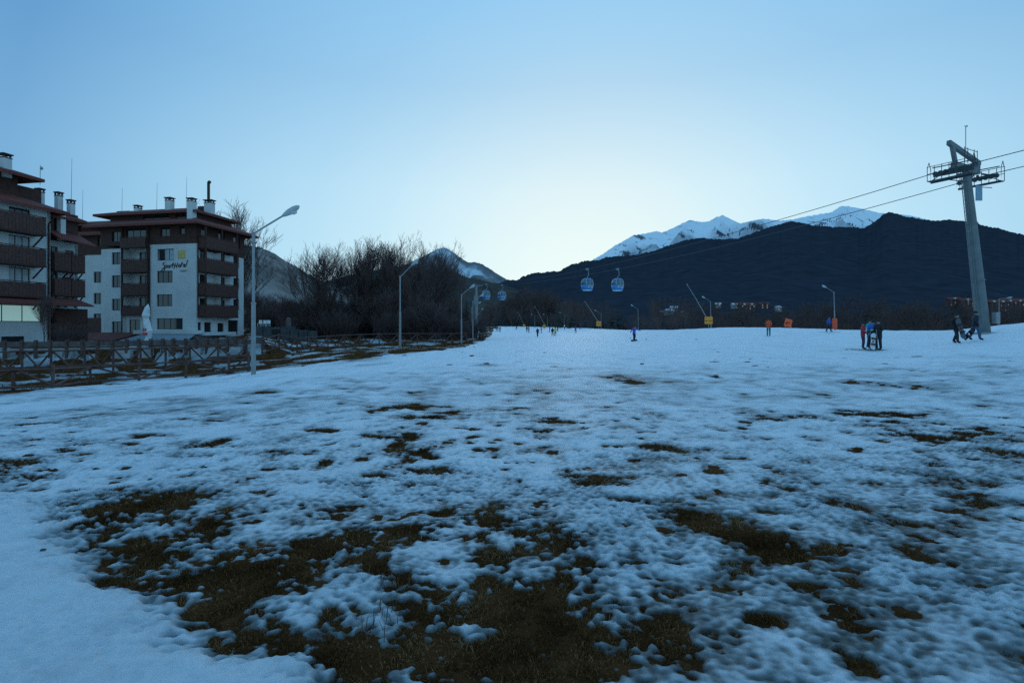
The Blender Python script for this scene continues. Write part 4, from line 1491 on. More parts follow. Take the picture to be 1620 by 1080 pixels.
# ------------------------------------------------------------------ fences
def fence(name, label, posts, top_off, bot_off, post_h, pattern, d_rail=.09, wood='wood'):
    """posts: ground points; pattern 'zig' alternating diagonals, 'vee' roof-shaped pairs"""
    root = thing(name, posts[0], label, 'fence')
    o0 = Vector(posts[0])
    loc = [Vector(p) - o0 for p in posts]
    for k, p in enumerate(loc):
        j = rnd.uniform(-.03, .03)
        MB().tube([p + Vector((0, 0, -.25)), p + Vector((j, 0, post_h + rnd.uniform(-.03, .05)))], [.065, .055], 7).build('post', M[wood], root)
    for k in range(len(loc) - 1):
        a, b_ = loc[k], loc[k + 1]
        up = Vector((0, 0, 1))
        fw = Vector((0, -.075, 0))
        MB().tube([a + up * top_off + fw, b_ + up * (top_off + rnd.uniform(-.02, .02)) + fw], d_rail / 2, 6).build('rail', M[wood], root)
        MB().tube([a + up * bot_off + fw, b_ + up * bot_off + fw], d_rail / 2, 6).build('rail', M[wood], root)
        bk = Vector((0, .07, 0))
        if pattern == 'zig':
            z0, z1 = (top_off, bot_off) if k % 2 == 0 else (bot_off, top_off)
            MB().tube([a + up * z0 + bk, b_ + up * z1 + bk], d_rail / 2, 6).build('brace', M[wood], root)
        else:
            mid_ = (a + b_) / 2
            MB().tube([a + up * top_off + bk, mid_ + up * bot_off + bk], d_rail / 2, 6).build('brace', M[wood], root)
            MB().tube([mid_ + up * bot_off + bk, b_ + up * top_off + bk], d_rail / 2, 6).build('brace', M[wood], root)
    return root


def hit_post(px, py):
    x, d = ground_hit(px, py)
    return Vector((x, d, gz(x, d)))


near = [(-125, 622), (-45, 620), (21, 618), (83, 616), (143, 607), (220, 603), (294, 598), (362, 591), (393, 588)]
fence('wooden_fence', 'weathered rail fence with zigzag braces along the near left snow edge', [hit_post(*q) for q in near], .80, .12, .98, 'zig')
midf = [(-60, 27.4), (-12, 27.7), (35, 28.0), (81, 28.4), (134, 28.8), (179, 29.2), (222, 29.6), (262, 30.2), (300, 31), (345, 32), (390, 33.5)]
pts = []
for px, d in midf:
    p = on_ground(px, d)
    p.z = at(0, np.interp(px, [0, 390], [556, 546]), d).z - 1.15
    pts.append(p)
fence('wooden_fence', 'rail fence with roof-shaped braces behind the nearer zigzag fence', pts, 1.12, .25, 1.3, 'vee', .10)
rf = [(415, 35.5), (442, 38), (470, 39.5), (491, 41), (519, 43), (545, 44.5), (570, 46), (600, 49), (630, 52), (660, 55), (690, 58), (715, 60.5), (738, 63)]
pts = []
for px, d in rf:
    p = on_ground(px, d)
    p.z = max(p.z, at(0, 535.5, d).z - 1.2)
    pts.append(p)
fence('wooden_fence', 'long rail fence running from the first to the third lamp post', pts, 1.12, .2, 1.22, 'vee', .10)
# plank parapet of the promenade with its retaining wall
pr = thing('plank_parapet', at(-60, 552, 35.6), 'grey plank parapet with dark posts in front of the hotel', 'fence')
o0 = Vector(pr.location)
pxs = [-60, -37, -14, 8, 35, 57, 80, 106, 131, 155, 178, 201, 220, 239, 258, 275, 294, 311, 327.5, 344, 359.6, 373, 388, 402, 416]
for k, px in enumerate(pxs):
    d = 35.6 + .9 * k / 24
    zt_ = np.interp(px, [-60, 60, 390, 420], [540, 540, 536, 535])
    p = at(px, zt_, d) - o0
    MB().box(p.x - .09, p.x + .09, p.y - .10, p.y + .06, p.z - 1.25, p.z + .10).build('post', M['wood'], pr)
    if k < len(pxs) - 1:
        px2 = pxs[k + 1]
        d2 = 35.6 + .9 * (k + 1) / 24
        q_ = at(px2, np.interp(px2, [-60, 60, 390, 420], [540, 540, 536, 535]), d2) - o0
        MB().beam(p + Vector((.10, .02, -.20)), q_ + Vector((-.10, .02, -.20)), .06, .36, mi=0).build('plank', M['plank'], pr)
        MB().beam(p + Vector((.10, .02, -.56)), q_ + Vector((-.10, .02, -.56)), .05, .14, mi=0).build('plank', M['concrete'], pr)
rw = thing('retaining_wall', on_ground(150, 36.2), 'pale concrete piers and dark bays under the plank parapet', 'wall')
o0 = Vector(rw.location)
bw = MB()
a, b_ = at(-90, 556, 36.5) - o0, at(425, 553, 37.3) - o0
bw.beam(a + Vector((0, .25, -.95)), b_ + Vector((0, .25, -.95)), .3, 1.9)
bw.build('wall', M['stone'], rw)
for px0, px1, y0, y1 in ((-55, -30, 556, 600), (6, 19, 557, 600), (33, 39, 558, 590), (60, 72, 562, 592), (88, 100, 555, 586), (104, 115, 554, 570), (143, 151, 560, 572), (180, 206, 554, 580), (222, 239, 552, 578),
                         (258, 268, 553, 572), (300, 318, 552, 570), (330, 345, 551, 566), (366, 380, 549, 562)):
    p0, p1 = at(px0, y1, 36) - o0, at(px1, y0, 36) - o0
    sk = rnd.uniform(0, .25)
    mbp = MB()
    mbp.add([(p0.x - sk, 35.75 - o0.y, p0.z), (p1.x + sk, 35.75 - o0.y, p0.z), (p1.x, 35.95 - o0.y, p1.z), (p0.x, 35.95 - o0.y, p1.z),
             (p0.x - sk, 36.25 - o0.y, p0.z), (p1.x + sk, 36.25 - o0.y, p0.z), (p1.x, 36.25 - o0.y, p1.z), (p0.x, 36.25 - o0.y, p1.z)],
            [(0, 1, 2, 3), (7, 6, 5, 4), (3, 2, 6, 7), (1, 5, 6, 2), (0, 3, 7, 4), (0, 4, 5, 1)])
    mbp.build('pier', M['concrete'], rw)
# low stone wall, white chairs and pale monument right of the hotel
sw = thing('stone_wall', at(455, 533, 66), 'low grey stone wall between hotel and copse', 'wall')
o0 = Vector(sw.location)
for k in range(7):
    a, b_ = at(404 + 14 * k, 516 + 1.2 * k, 66) - o0, at(417 + 14 * k, 516 + 1.2 * (k + 1), 66) - o0
    MB().box(a.x, b_.x, -.25, .25, -1.2, a.z).build('block', M['stone'], sw)
mo = thing('stone_monument', at(456, 522, 70), 'pale pointed stone monument standing before the dark thicket', 'monument')
MB().box(-.75, .75, -.5, .5, -.8, .5).build('base', M['stone'], mo)
MB().tube([(0, 0, .5), (0, 0, 1.5), (0, 0, 1.75)], [.42, .36, .08], 4).build('pillar', M['plank'], mo)
for k, px in enumerate((411, 418, 424)):
    ch = thing('garden_chair', at(px, 516.5, 67.5), ('left', 'middle', 'right')[k] + 'most white garden chair above the stone wall' if k != 1 else 'white garden chair in the middle above the stone wall', 'chair', 'white chairs above the stone wall')
    ch['label'] = ('leftmost', 'middle', 'rightmost')[k] + ' white garden chair on top of the stone wall'
    MB().box(-.22, .22, -.2, .2, .38, .43).build('seat', M['white'], ch)
    MB().box(-.22, .22, .2, .24, .43, .85).build('backrest', M['white'], ch)
    for sx in (-1, 1):
        for sy in (-1, 1):
            MB().box(sx * .2 - .02, sx * .2 + .02, sy * .18 - .02, sy * .18 + .02, 0, .38).build('leg', M['white'], ch)

# ------------------------------------------------------------------ street lamps
_zgrid = z


def snow_z(x, d):
    j = int(np.clip(np.searchsorted(S_, x / d), 1, nS - 1))
    i = int(np.clip(np.searchsorted(D_, d), 1, len(D_) - 1))
    return float(_zgrid[i, j])


def on_snow(px, d):
    x = (px - 810.0) / F * d
    return Vector((x, d, snow_z(x, d)))


def lamp(px, base_y, top_y, hx, hy, d, label, rzv=0.0, pad=None, lean=0.0, group='street lamps along the ski slope'):
    """d from the size of the pole; the head sits at photo point hx, hy"""
    p = on_snow(px, d)
    root = thing('street_lamp', p, label, 'lamp', group)
    H = at(px, top_y, d).z - p.z
    k = H / 5.2
    hd = at(hx, hy, d) - p
    lx = lean * H
    MB().tube([(0, 0, -.3), (lx * .5, 0, H * .5)], [.085 * k, .075 * k], 10).tube([(lx * .5, 0, H * .5), (lx * .5, 0, H * .5 + .06)], [.095 * k, .085 * k], 10).build('lower_pole', M['lampgrey'], root)
    MB().tube([(lx * .5, 0, H * .5), (lx, 0, H)], [.055 * k, .045 * k], 8).build('upper_pole', M['lampgrey'], root)
    MB().tube([(lx, 0, H - .35 * k), (lx, 0, H + .04)], .06 * k, 8).tube([(lx, 0, H - .05), (lx + .12 * (1 if hd.x > lx else -1), 0, H + .06), (hd.x * .84 + lx * .16, hd.y * .84, H + (hd.z - H) * .84)], .032 * k, 7).build('arm', M['lampgrey'], root)
    dirv = Vector((hd.x - lx, hd.y, hd.z - H)).normalized()
    h0 = Vector((lx, 0, H)) + dirv * ((Vector((hd.x, hd.y, hd.z)) - Vector((lx, 0, H))).length - .35 * k)
    hb = MB()
    pts = [h0 + dirv * q * k for q in (0, .10, .25, .48, .64, .72)]
    hb.tube(pts, [.045 * k, .075 * k, .11 * k, .115 * k, .08 * k, .025 * k], 10)
    head = hb.build('lamp_head', M['lamphead'], root, smooth=True)
    dn = Vector((dirv.z, 0, -abs(dirv.x))).normalized() if dirv.x > 0 else Vector((-dirv.z, 0, -abs(dirv.x))).normalized()
    c = h0 + dirv * .38 * k + dn * .07 * k
    MB().ball(c, .18 * k, .085 * k, .085 * k, 10, 6).build('lens', M['lens'], head)
    if pad:
        MB().tube([(0, 0, .12), (lx * .1, 0, .2), (lx * .3, 0, 1.45), (lx * .3, 0, 1.5)], [.25, .30, .30, .22], 10).build('pad', M[pad], root)
    return root


lamp(401, 582, 369, 460, 334, 20.2, 'tall grey street lamp nearest on the left, at the corner of the wooden fence')
lamp(633, 551, 437, 656, 415, 37, 'grey street lamp in front of the middle of the copse')
lamp(730, 541, 466, 747, 453, 56, 'grey street lamp at the end of the long rail fence, right edge of the copse')
lamp(748, 534, 476, 762, 467, 73, 'fourth lamp of the left row, close beside the far lift pylon')
lamp(746, 534, 487, 758, 479, 88, 'fifth lamp of the left row, lower head right of the fourth lamp')
lamp(756, 531, 497, 763, 489, 112, 'last small lamp of the left row, behind the far lift pylon')
lamp(1321, 522, 462, 1304, 453, 68, 'lamp with red orange padding round its foot beside the skier in blue', pad='redpad', lean=-.03)
lamp(1125, 515, 477, 1113, 470, 92, 'lamp leaning behind the largest yellow snow lance', lean=-.02)
lamp(1010, 519, 489, 1000, 483, 126, 'lamp on the crest right of the gondola cabins', lean=-.02)
lamp(951, 514, 496, 942, 491, 190, 'distant lamp beside the middle yellow snow lance', group='street lamps on the far crest')
lamp(893, 514, 497, 886, 494, 215, 'distant lamp between the two yellow snow lances', group='street lamps on the far crest')
lamp(866, 513, 500, 860, 497, 245, 'distant lamp right of the small snow lance', group='street lamps on the far crest')
lamp(846, 513, 500, 841, 497, 255, 'distant lamp left of the small snow lance', group='street lamps on the far crest')
lamp(1580, 512, 473, 1597, 471, 95, 'lamp right of the big lift pylon with its arm pointing right', lean=.01)

# ------------------------------------------------------------------ snow lances
def lance(px, by, tx, ty, d, label, lean_d=0.0):
    p = on_snow(px, d)
    p.z = max(p.z, at(px, by + 8, d).z)
    root = thing('snow_lance', p, label, 'snow lance', 'snow lances along the slope')
    b0 = at(px, by, d) - p
    tp = at(tx, ty, d) - p
    tp.y = lean_d
    MB().tube([b0 + Vector((0, 0, -.3)), b0.lerp(tp, .6), tp], [.07, .055, .035], 8).build('lance_tube', M['lampgrey'], root)
    MB().tube([tp - (tp - b0).normalized() * .35, tp, tp + (tp - b0).normalized() * .12], [.05, .075, .04], 8).build('nozzle', M['metal'], root)
    MB().tube([(0, 0, -.4), (0, 0, b0.z + .2)], .06, 8).build('stand', M['metal'], root)
    w = .55
    bx = MB().box(-w, w, -w * .8, w * .8, .05, 1.25)
    pd = bx.build('pad', M['yellow'], root)
    bv = pd.modifiers.new('bevel', 'BEVEL')
    bv.width = .12
    bv.segments = 2
    MB().box(-w - .01, w + .01, -w * .8 - .01, w * .8 + .01, .55, .62).build('strap', M['black'], pd)


lance(1121, 505, 1087, 450, 84, 'longest snow lance with a yellow padded base on the crest')
lance(947, 508, 925, 477, 128, 'middle snow lance with a yellow padded base below the left gondola cabin')
lance(861, 511, 846, 485, 196, 'small distant snow lance with yellow base left of the skiers in yellow')
lance(829, 513, 819, 493, 250, 'most distant thin snow lance at the far end of the slope')

# ------------------------------------------------------------------ gondola lift
TW = Vector((33.2, 36.0, 0))
TW.z = snow_z(TW.x, TW.y)
CD = Vector((-.447, .894, 0))
AX = Vector((.894, .447, 0))
ZL = 12.4
tw = thing('lift_pylon', TW, 'tall grey green gondola lift pylon with sheave trains and catwalks on the right', 'pylon')
topc = Vector((31.9, 36.0, 12.75)) - TW
dirt_ = topc.normalized()
col = MB()
for f0, f1, r0, r1 in ((-.05, .32, .38, .33), (.32, .66, .33, .28), (.66, 1.0, .28, .23)):
    col.tube([topc * f0, topc * f1], [r0, r1], 16)
    col.tube([topc * f1 - dirt_ * .05, topc * f1 + dirt_ * .05], [r1 + .05, r1 + .05], 16)
col.build('column', M['tower'], tw, smooth=False)
MB().box(-.6, .6, -.6, .6, -.6, .10).build('foundation', M['concrete'], tw)
for k, (ox, oz) in enumerate(((.50, 1.0),)):
    MB().box(ox - .12, ox + .16, -.5, -.15, oz - .3, oz + .5).build('control_box', M['lampgrey'], tw)
# number plate on the shaft
pc = topc * .83
MB().box(pc.x + .22, pc.x + .66, pc.y - .32, pc.y - .27, pc.z - .45, pc.z + .6).build('sign_plate', mat('blue_grey_plate', (.18, .30, .38), .5), tw)
# ladder with rungs
ld = MB()
off = Vector((-.52, -.2, 0))
for w in (-.15, .15):
    ld.tube([topc * .06 + off * 1.15 + Vector((w, 0, 0)), topc * .97 + off * .72 + Vector((w, 0, 0))], .028, 6)
ld.build('ladder', M['tower'], tw)
lr = MB()
n = 38
for k in range(n):
    f_ = .08 + .88 * k / n
    c = topc * f_ + off * (1.15 - .45 * f_)
    MB().tube([c + Vector((-.15, 0, 0)), c + Vector((.15, 0, 0))], .016, 5).build('rung', M['tower'], tw)
for k in range(6):
    f_ = .10 + .85 * k / 5
    c = topc * f_ + off * (1.15 - .45 * f_)
    lr.tube([c, topc * f_], .03, 5)
lr.build('ladder_bracket', M['metal'], tw)
# cross arm
c0 = topc
armL, armR = c0 - AX * 1.7, c0 + AX * 1.7
MB().beam(armL + Vector((0, 0, -.1)), armR + Vector((0, 0, -.1)), .34, .42).build('cross_arm', M['tower'], tw)
gt = MB()
up = Vector((0, 0, 1))
gt.beam(armL - AX * .65 + up * 1.35, armR + AX * .25 + up * .50, .24, .30)
gt.build('lifting_beam', M['tower'], tw)
gl_ = MB()
MB().beam(armL + AX * .25 + up * .1, armL - AX * .2 + up * 1.25, .22, .24).build('beam_leg', M['tower'], tw)
MB().beam(armR + up * .1, armR + up * .5, .22, .24).build('beam_leg', M['tower'], tw)
MB().tube([c0 + up * 1.1, c0 + up * 2.9], .025, 5).tube([c0 + up * 2.85 - AX * .18, c0 + up * 2.85 + AX * .18], .02, 5).ball(c0 + up * 2.9 + AX * .18, .06, .06, .06, 6, 4).build('wind_gauge', M['metal'], tw)
for sgn, lab_ in ((-1, 'near'), (1, 'far')):
    e = c0 + AX * 1.7 * sgn
    zc = ZL - TW.z
    cen = Vector((e.x, e.y, zc - .05))
    tr = MB()
    tr.beam(cen - CD * 1.15 - up * .22, cen + CD * 1.15 - up * .16, .12, .20)
    tr.beam(cen - CD * 1.22 + up * .35, cen + CD * 1.22 + up * .42, .06, .06)
    sh = tr.build('sheave_train', M['steel'], tw)
    for k in range(8):
        q = cen + CD * (-1.05 + .30 * k) - up * (.27 if sgn > 0 else .02)
        MB().tube([q - AX * .06, q + AX * .06], .15, 12).build('sheave', M['steel'], sh)
    for a_ in (-.8, .0, .8):
        MB().beam(cen + CD * a_ - up * .2, cen + CD * a_ * .35 + up * .05, .10, .12).build('balance_link', M['steel'], sh)
    cw = MB()
    o_ = AX * .42 * sgn
    cw.beam(cen - CD * 1.22 + o_ - up * .62, cen + CD * 1.22 + o_ - up * .62, .5, .06)
    cw.beam(cen - CD * 1.22 + o_ * .55 - up * .66, cen + CD * 1.22 + o_ * .55 - up * .66, .07, .14)
    cwk = cw.build('catwalk', M['steel'], tw)
    rl = MB()
    o2 = o_ * 1.4
    for hgt in (.0, .5, 1.0):
        rl.tube([cen - CD * 1.27 + o2 + up * (hgt - .6), cen + CD * 1.27 + o2 + up * (hgt - .6)], .022, 5)
    for a_ in (-1.27, -.85, -.42, 0, .42, .85, 1.27):
        rl.tube([cen + CD * a_ + o2 - up * .62, cen + CD * a_ + o2 + up * .42], .022, 5)
    for s2 in (-1, 1):
        rl.tube([cen + CD * 1.27 * s2 + o2 + up * .3, cen + CD * (1.27 * s2) + o2 * .6 + up * .75, cen + CD * 1.27 * s2 + o2 * .2 + up * .3, cen + CD * 1.27 * s2 + o2 * .2 - up * .6], .022, 5)
    rl.build('railing', M['steel'], cwk)
    br_ = MB()
    br_.beam(cen - CD * 1.2 + o_ - up * .65, e - CD * .1 - up * .2, .05, .05)
    br_.beam(cen + CD * 1.2 + o_ - up * .65, e + CD * .1 - up * .2, .05, .05)
    br_.beam(cen - CD * .8 - up * 1.05, cen + CD * .2 + o_ - up * .7, .05, .05)
    br_.build('strut', M['steel'], cwk)
# middle ladder cage above the arm
cg = MB()
for a_ in (-.9, -.45, .45, .9):
    cg.tube([c0 + AX * a_ + up * .1 - CD * .3, c0 + AX * a_ + up * 1.2 - CD * .3], .022, 5)
for hgt in (.6, 1.1):
    cg.tube([c0 - AX * .9 + up * hgt - CD * .3, c0 + AX * .9 + up * hgt - CD * .3], .022, 5)
cg.build('arm_railing', M['steel'], tw)


def line_x(side, d):
    return (48.0 if side == 0 else 51.8) - .5 * d


def line_z(d):
    if d < 36:
        return ZL + (36 - d) * .04
    if d < 116:
        t_ = (d - 36) / 80
        return ZL * (1 - t_) + 10.7 * t_ - 7.4 * t_ * (1 - t_)
    t_ = (d - 116) / 210
    return 10.7 * (1 - t_) + 19 * t_ - 12 * t_ * (1 - t_)


for side in (0, 1):
    ds = list(np.linspace(3, 36, 8)) + list(np.linspace(40, 116, 24)) + list(np.linspace(125, 326, 16))
    cb = MB().tube([(line_x(side, d), d, line_z(d) + (.0 if side == 0 else -.12)) for d in ds], .028, 6).build('haul_cable', M['rope'])
    tag(cb, ('upper steel haul cable of the gondola lift, passing over the nearer sheave train', 'lower steel haul cable of the gondola lift, passing over the farther sheave train')[side], 'cable')
# next pylon down the line
X2 = 49.9 - .5 * 116
t2p = thing('lift_pylon', (X2, 116, snow_z(X2, 116)), 'slim distant gondola pylon among the left row of lamps', 'pylon')
h = 10.6 - t2p.location.z
MB().tube([(0, 0, -.5), (0, 0, h * .5), (0, 0, h)], [.42, .36, .24], 12).build('column', M['lampgrey'], t2p)
MB().beam(-AX * 1.7 + up * h, AX * 1.7 + up * h, .3, .35).build('cross_arm', M['tower'], t2p)
for sgn in (-1, 1):
    cen = AX * 1.7 * sgn + up * (h + .05)
    st_ = MB().beam(cen - CD * 1.5 - up * .25, cen + CD * 1.5 - up * .25, .12, .2).build('sheave_train', M['steel'], t2p)
    for k in range(6):
        q = cen + CD * (-1.3 + .52 * k) - up * .2
        MB().tube([q - AX * .05, q + AX * .05], .2, 10).build('sheave', M['steel'], st_)
MB().box(-.5, .5, -.35, -.28, h * .62, h * .8).build('sign_plate', M['lampgrey'], t2p)


# cabins
def cabin_shape(levels, n=28, p=3.2):
    V, Q_ = [], []
    for (zv, wx, wy) in levels:
        for k in range(n):
            a = 2 * math.pi * k / n
            c, s_ = math.cos(a), math.sin(a)
            V.append((wx * math.copysign(abs(c) ** (2 / p), c), wy * math.copysign(abs(s_) ** (2 / p), s_), zv))
    for i in range(len(levels) - 1):
        for k in range(n):
            a, b_ = i * n + k, i * n + (k + 1) % n
            Q_.append((a, b_, b_ + n, a + n))
    Q_.append(tuple(range(n - 1, -1, -1)))
    Q_.append(tuple((len(levels) - 1) * n + k for k in range(n)))
    return V, Q_


def cabin(px, side, label, rz):
    s = (px - 810) / F
    d = (48.0 if side == 0 else 51.8) / (s + .5)
    x = s * d
    zc = line_z(d) - (.12 if side else 0)
    root = thing('gondola_cabin', (x, d, zc), label, 'gondola cabin', 'gondola cabins hanging on the lift cables', rz)
    zb = -3.35
    V, Q_ = cabin_shape([(zb, .62, .62), (zb + .05, .74, .74), (zb + .35, .86, .86), (zb + .80, .90, .90)])
    sh = MB().add(V, Q_).build('shell', M['blue'], root, smooth=True)
    V, Q_ = cabin_shape([(zb + .802, .885, .885), (zb + 1.25, .86, .86), (zb + 1.55, .78, .78), (zb + 1.72, .66, .66)])
    gw = MB().add(V, Q_).build('window', M['cabwin'], root, smooth=True)
    V, Q_ = cabin_shape([(zb + 1.722, .68, .68), (zb + 1.80, .62, .62), (zb + 1.88, .40, .40)])
    MB().add(V, Q_).build('roof', M['blue'], root)
    V, Q_ = cabin_shape([(zb - .03, .64, .64), (zb + .045, .72, .72)])
    MB().add(V, Q_).build('floor_rim', M['white'], root)
    fr = MB()
    for sx in (-1, 1):
        for sy in (-1, 1):
            fr.tube([(sx * .725, sy * .725, zb + .80), (sx * .70, sy * .70, zb + 1.25), (sx * .635, sy * .635, zb + 1.55), (sx * .54, sy * .54, zb + 1.74)], .05, 6)
    for sy in (-1, 1):
        fr.tube([(0, sy * .905, zb + .82), (0, sy * .87, zb + 1.25), (0, sy * .79, zb + 1.55), (0, sy * .67, zb + 1.74)], .035, 6)
        fr.box(-.60, .60, sy * .905 - .03, sy * .905 + .03, zb + .78, zb + .86)
    fr.build('window_frame', M['lamphead'], root)
    dc = MB()
    for sx, z0, w_, h_ in ((-.35, zb + .40, .34, .26), (.30, zb + .36, .40, .30)):
        dc.box(sx - w_ / 2, sx + w_ / 2, -.915, -.885, z0, z0 + h_)
    dc.build('emblem', M['lamphead'], sh)
    pk = MB().box(-.1, .35, -.93, -.917, zb + .42, zb + .54).build('emblem', M['pink'], sh)
    MB().tube([(0, 0, zb + 1.86), (0, 0, zb + 2.1), (.28, 0, zb + 2.35), (.28, 0, -.35), (.02, 0, -.12)], [.06, .05, .05, .05, .05], 8).build('hanger', M['metal'], root)
    root.scale = (.86, .86, .92)
    MB().box(-.12, .12, -.28, .28, -.12, .12).tube([(-.22, -.2, .05), (.22, -.2, .05)], .06, 8).tube([(-.22, .2, .05), (.22, .2, .05)], .06, 8).build('grip', M['metal'], root)
    return root


cabin(929, 0, 'left cabin of the nearer pair of blue gondola cabins, hanging slightly lower', .5)
cabin(977, 1, 'right cabin of the nearer pair of blue gondola cabins, in front of the dark ridge', .35)
cabin(769, 0, 'left one of the two small far blue gondola cabins beside the far pylon', .5)
cabin(794, 1, 'right one of the two small far blue gondola cabins beside the far pylon', .45)

# orange warning board on two sticks
p = on_snow(1247, 57)
sg = thing('warning_board', p, 'tilted square orange warning board on thin sticks with a dark arrow', 'sign', None, .15)
bd = MB()
R_ = Matrix.Rotation(math.radians(14), 3, 'Y')
cc = Vector((0, 0, 1.02))
q = lambda a, b_, y: cc + R_ @ Vector((a, y, b_))
vs = [q(-.44, -.44, -.015), q(.44, -.44, -.015), q(.44, .44, -.015), q(-.44, .44, -.015), q(-.44, -.44, .015), q(.44, -.44, .015), q(.44, .44, .015), q(-.44, .44, .015)]
bd.add(vs, [(0, 1, 2, 3), (7, 6, 5, 4), (0, 4, 5, 1), (1, 5, 6, 2), (2, 6, 7, 3), (3, 7, 4, 0)])
bo = bd.build('board', M['orange'], sg)
ar = MB()
ar.beam(q(-.28, -.1, -.03), q(.2, .05, -.03), .09, .02, up=(0, 1, 0))
ar.beam(q(-.28, -.1, -.03), q(-.1, .1, -.03), .08, .02, up=(0, 1, 0))
ar.beam(q(-.28, -.1, -.03), q(-.08, -.22, -.03), .08, .02, up=(0, 1, 0))
ar.build('arrow', mat('dark_red_print', (.25, .03, .02), .7), bo)
for sx in (-.30, .38):
    MB().tube([(sx, .03, -.2), (sx, .03, 1.1)], .015, 5).build('stick', M['white'], sg)


# ------------------------------------------------------------------ people
def pose_joints(kind):
    J = dict(pelvis=(0, 0, .95), belly=(0, 0, 1.10), chest=(0, 0, 1.30), neck=(0, 0, 1.47), head=(0, -.01, 1.575), crown=(0, -.01, 1.69), nose=(0, -.115, 1.575))
    for s_, n_ in ((-1, 'R'), (1, 'L')):
        J['sh' + n_] = (.185 * s_, 0, 1.40)
        J['el' + n_] = (.245 * s_, .03, 1.14)
        J['wr' + n_] = (.235 * s_, -.05, .91)
        J['ha' + n_] = (.23 * s_, -.08, .81)
        J['th' + n_] = (.18 * s_, -.13, .85)
        J['hi' + n_] = (.095 * s_, 0, .90)
        J['kn' + n_] = (.105 * s_, -.02, .50)
        J['an' + n_] = (.11 * s_, .01, .10)
        J['to' + n_] = (.125 * s_, -.17, .045)

    def mv(d):
        for k, v in d.items():
            J[k] = v
    def lean(dy, dx=0.0):
        for k in list(J):
            if k[:2] not in ('hi', 'kn', 'an', 'to') and k != 'pelvis':
                x, y, z_ = J[k]
                f_ = (z_ - .95) / .7
                J[k] = (x + dx * f_, y + dy * f_, z_ - .06 * abs(dy) * max(f_, 0))
    if kind == 'walk':
        mv(dict(knR=(-.10, -.20, .52), anR=(-.10, -.22, .11), toR=(-.10, -.40, .09), knL=(.10, .06, .50), anL=(.10, .27, .16), toL=(.11, .12, .04),
                elR=(-.25, .12, 1.15), wrR=(-.24, .12, .92), haR=(-.23, .08, .83), thR=(-.2, .02, .86), elL=(.25, -.08, 1.15), wrL=(.23, -.22, .95), haL=(.22, -.28, .87), thL=(.17, -.30, .92)))
        lean(-.05)
    elif kind == 'ski':
        mv(dict(knR=(-.13, -.14, .50), knL=(.13, -.14, .50), anR=(-.14, .02, .11), anL=(.14, .02, .11), toR=(-.15, -.17, .05), toL=(.15, -.17, .05),
                elR=(-.30, -.06, 1.15), wrR=(-.30, -.30, 1.05), haR=(-.29, -.38, 1.02), thR=(-.24, -.40, 1.07), elL=(.30, -.06, 1.15), wrL=(.30, -.30, 1.05), haL=(.29, -.38, 1.02), thL=(.24, -.40, 1.07)))
        lean(-.14)
    elif kind == 'carry':
        mv(dict(knR=(-.10, -.18, .52), anR=(-.10, -.20, .11), toR=(-.10, -.38, .06), knL=(.10, .05, .50), anL=(.10, .22, .14), toL=(.11, .07, .04),
                elL=(.30, .02, 1.16), wrL=(.27, -.12, .95), haL=(.26, -.16, .86), thL=(.21, -.20, .90), elR=(-.27, .06, 1.15), wrR=(-.26, -.06, .93), haR=(-.25, -.10, .84)))
        lean(-.06)
    elif kind == 'reach':
        mv(dict(elR=(-.34, -.02, 1.18), wrR=(-.44, -.10, 1.0), haR=(-.47, -.13, .92), thR=(-.42, -.17, .95), elL=(.42, -.06, 1.28), wrL=(.64, -.12, 1.20), haL=(.73, -.14, 1.18), thL=(.70, -.18, 1.22),
                knR=(-.06, -.12, .52), anR=(-.02, .02, .11), toR=(-.04, -.17, .05), knL=(.10, -.10, .51), anL=(.06, .04, .11), toL=(.08, -.15, .05)))
        lean(-.16, .05)
    elif kind == 'talk':
        mv(dict(elL=(.26, -.02, 1.14), wrL=(.17, -.24, 1.08), haL=(.12, -.31, 1.08), thL=(.10, -.28, 1.14), elR=(-.27, .02, 1.14), wrR=(-.28, -.17, 1.0), haR=(-.28, -.25, .98), thR=(-.23, -.27, 1.03),
                anR=(-.15, .02, .10), toR=(-.17, -.15, .045), anL=(.15, -.02, .10), toL=(.17, -.2, .045), knR=(-.13, -.03, .5), knL=(.13, -.05, .5)))
    return J


RAD = dict(pelvis=.165, belly=.165, chest=.185, neck=.07, head=.108, crown=.085, nose=.026, sh=.095, el=.068, wr=.05, ha=.048, th=.02, hi=.11, kn=.082, an=.07, to=.055)
BONES = [('pelvis', 'belly', 0), ('belly', 'chest', 0), ('chest', 'neck', 0), ('neck', 'head', 2), ('head', 'crown', 2), ('head', 'nose', 2)]
for n_ in 'RL':
    BONES += [('chest', 'sh' + n_, 0), ('sh' + n_, 'el' + n_, 0), ('el' + n_, 'wr' + n_, 0), ('wr' + n_, 'ha' + n_, 4), ('wr' + n_, 'th' + n_, 4), ('pelvis', 'hi' + n_, 1), ('hi' + n_, 'kn' + n_, 1), ('kn' + n_, 'an' + n_, 1), ('an' + n_, 'to' + n_, 3)]
_BODY = {}


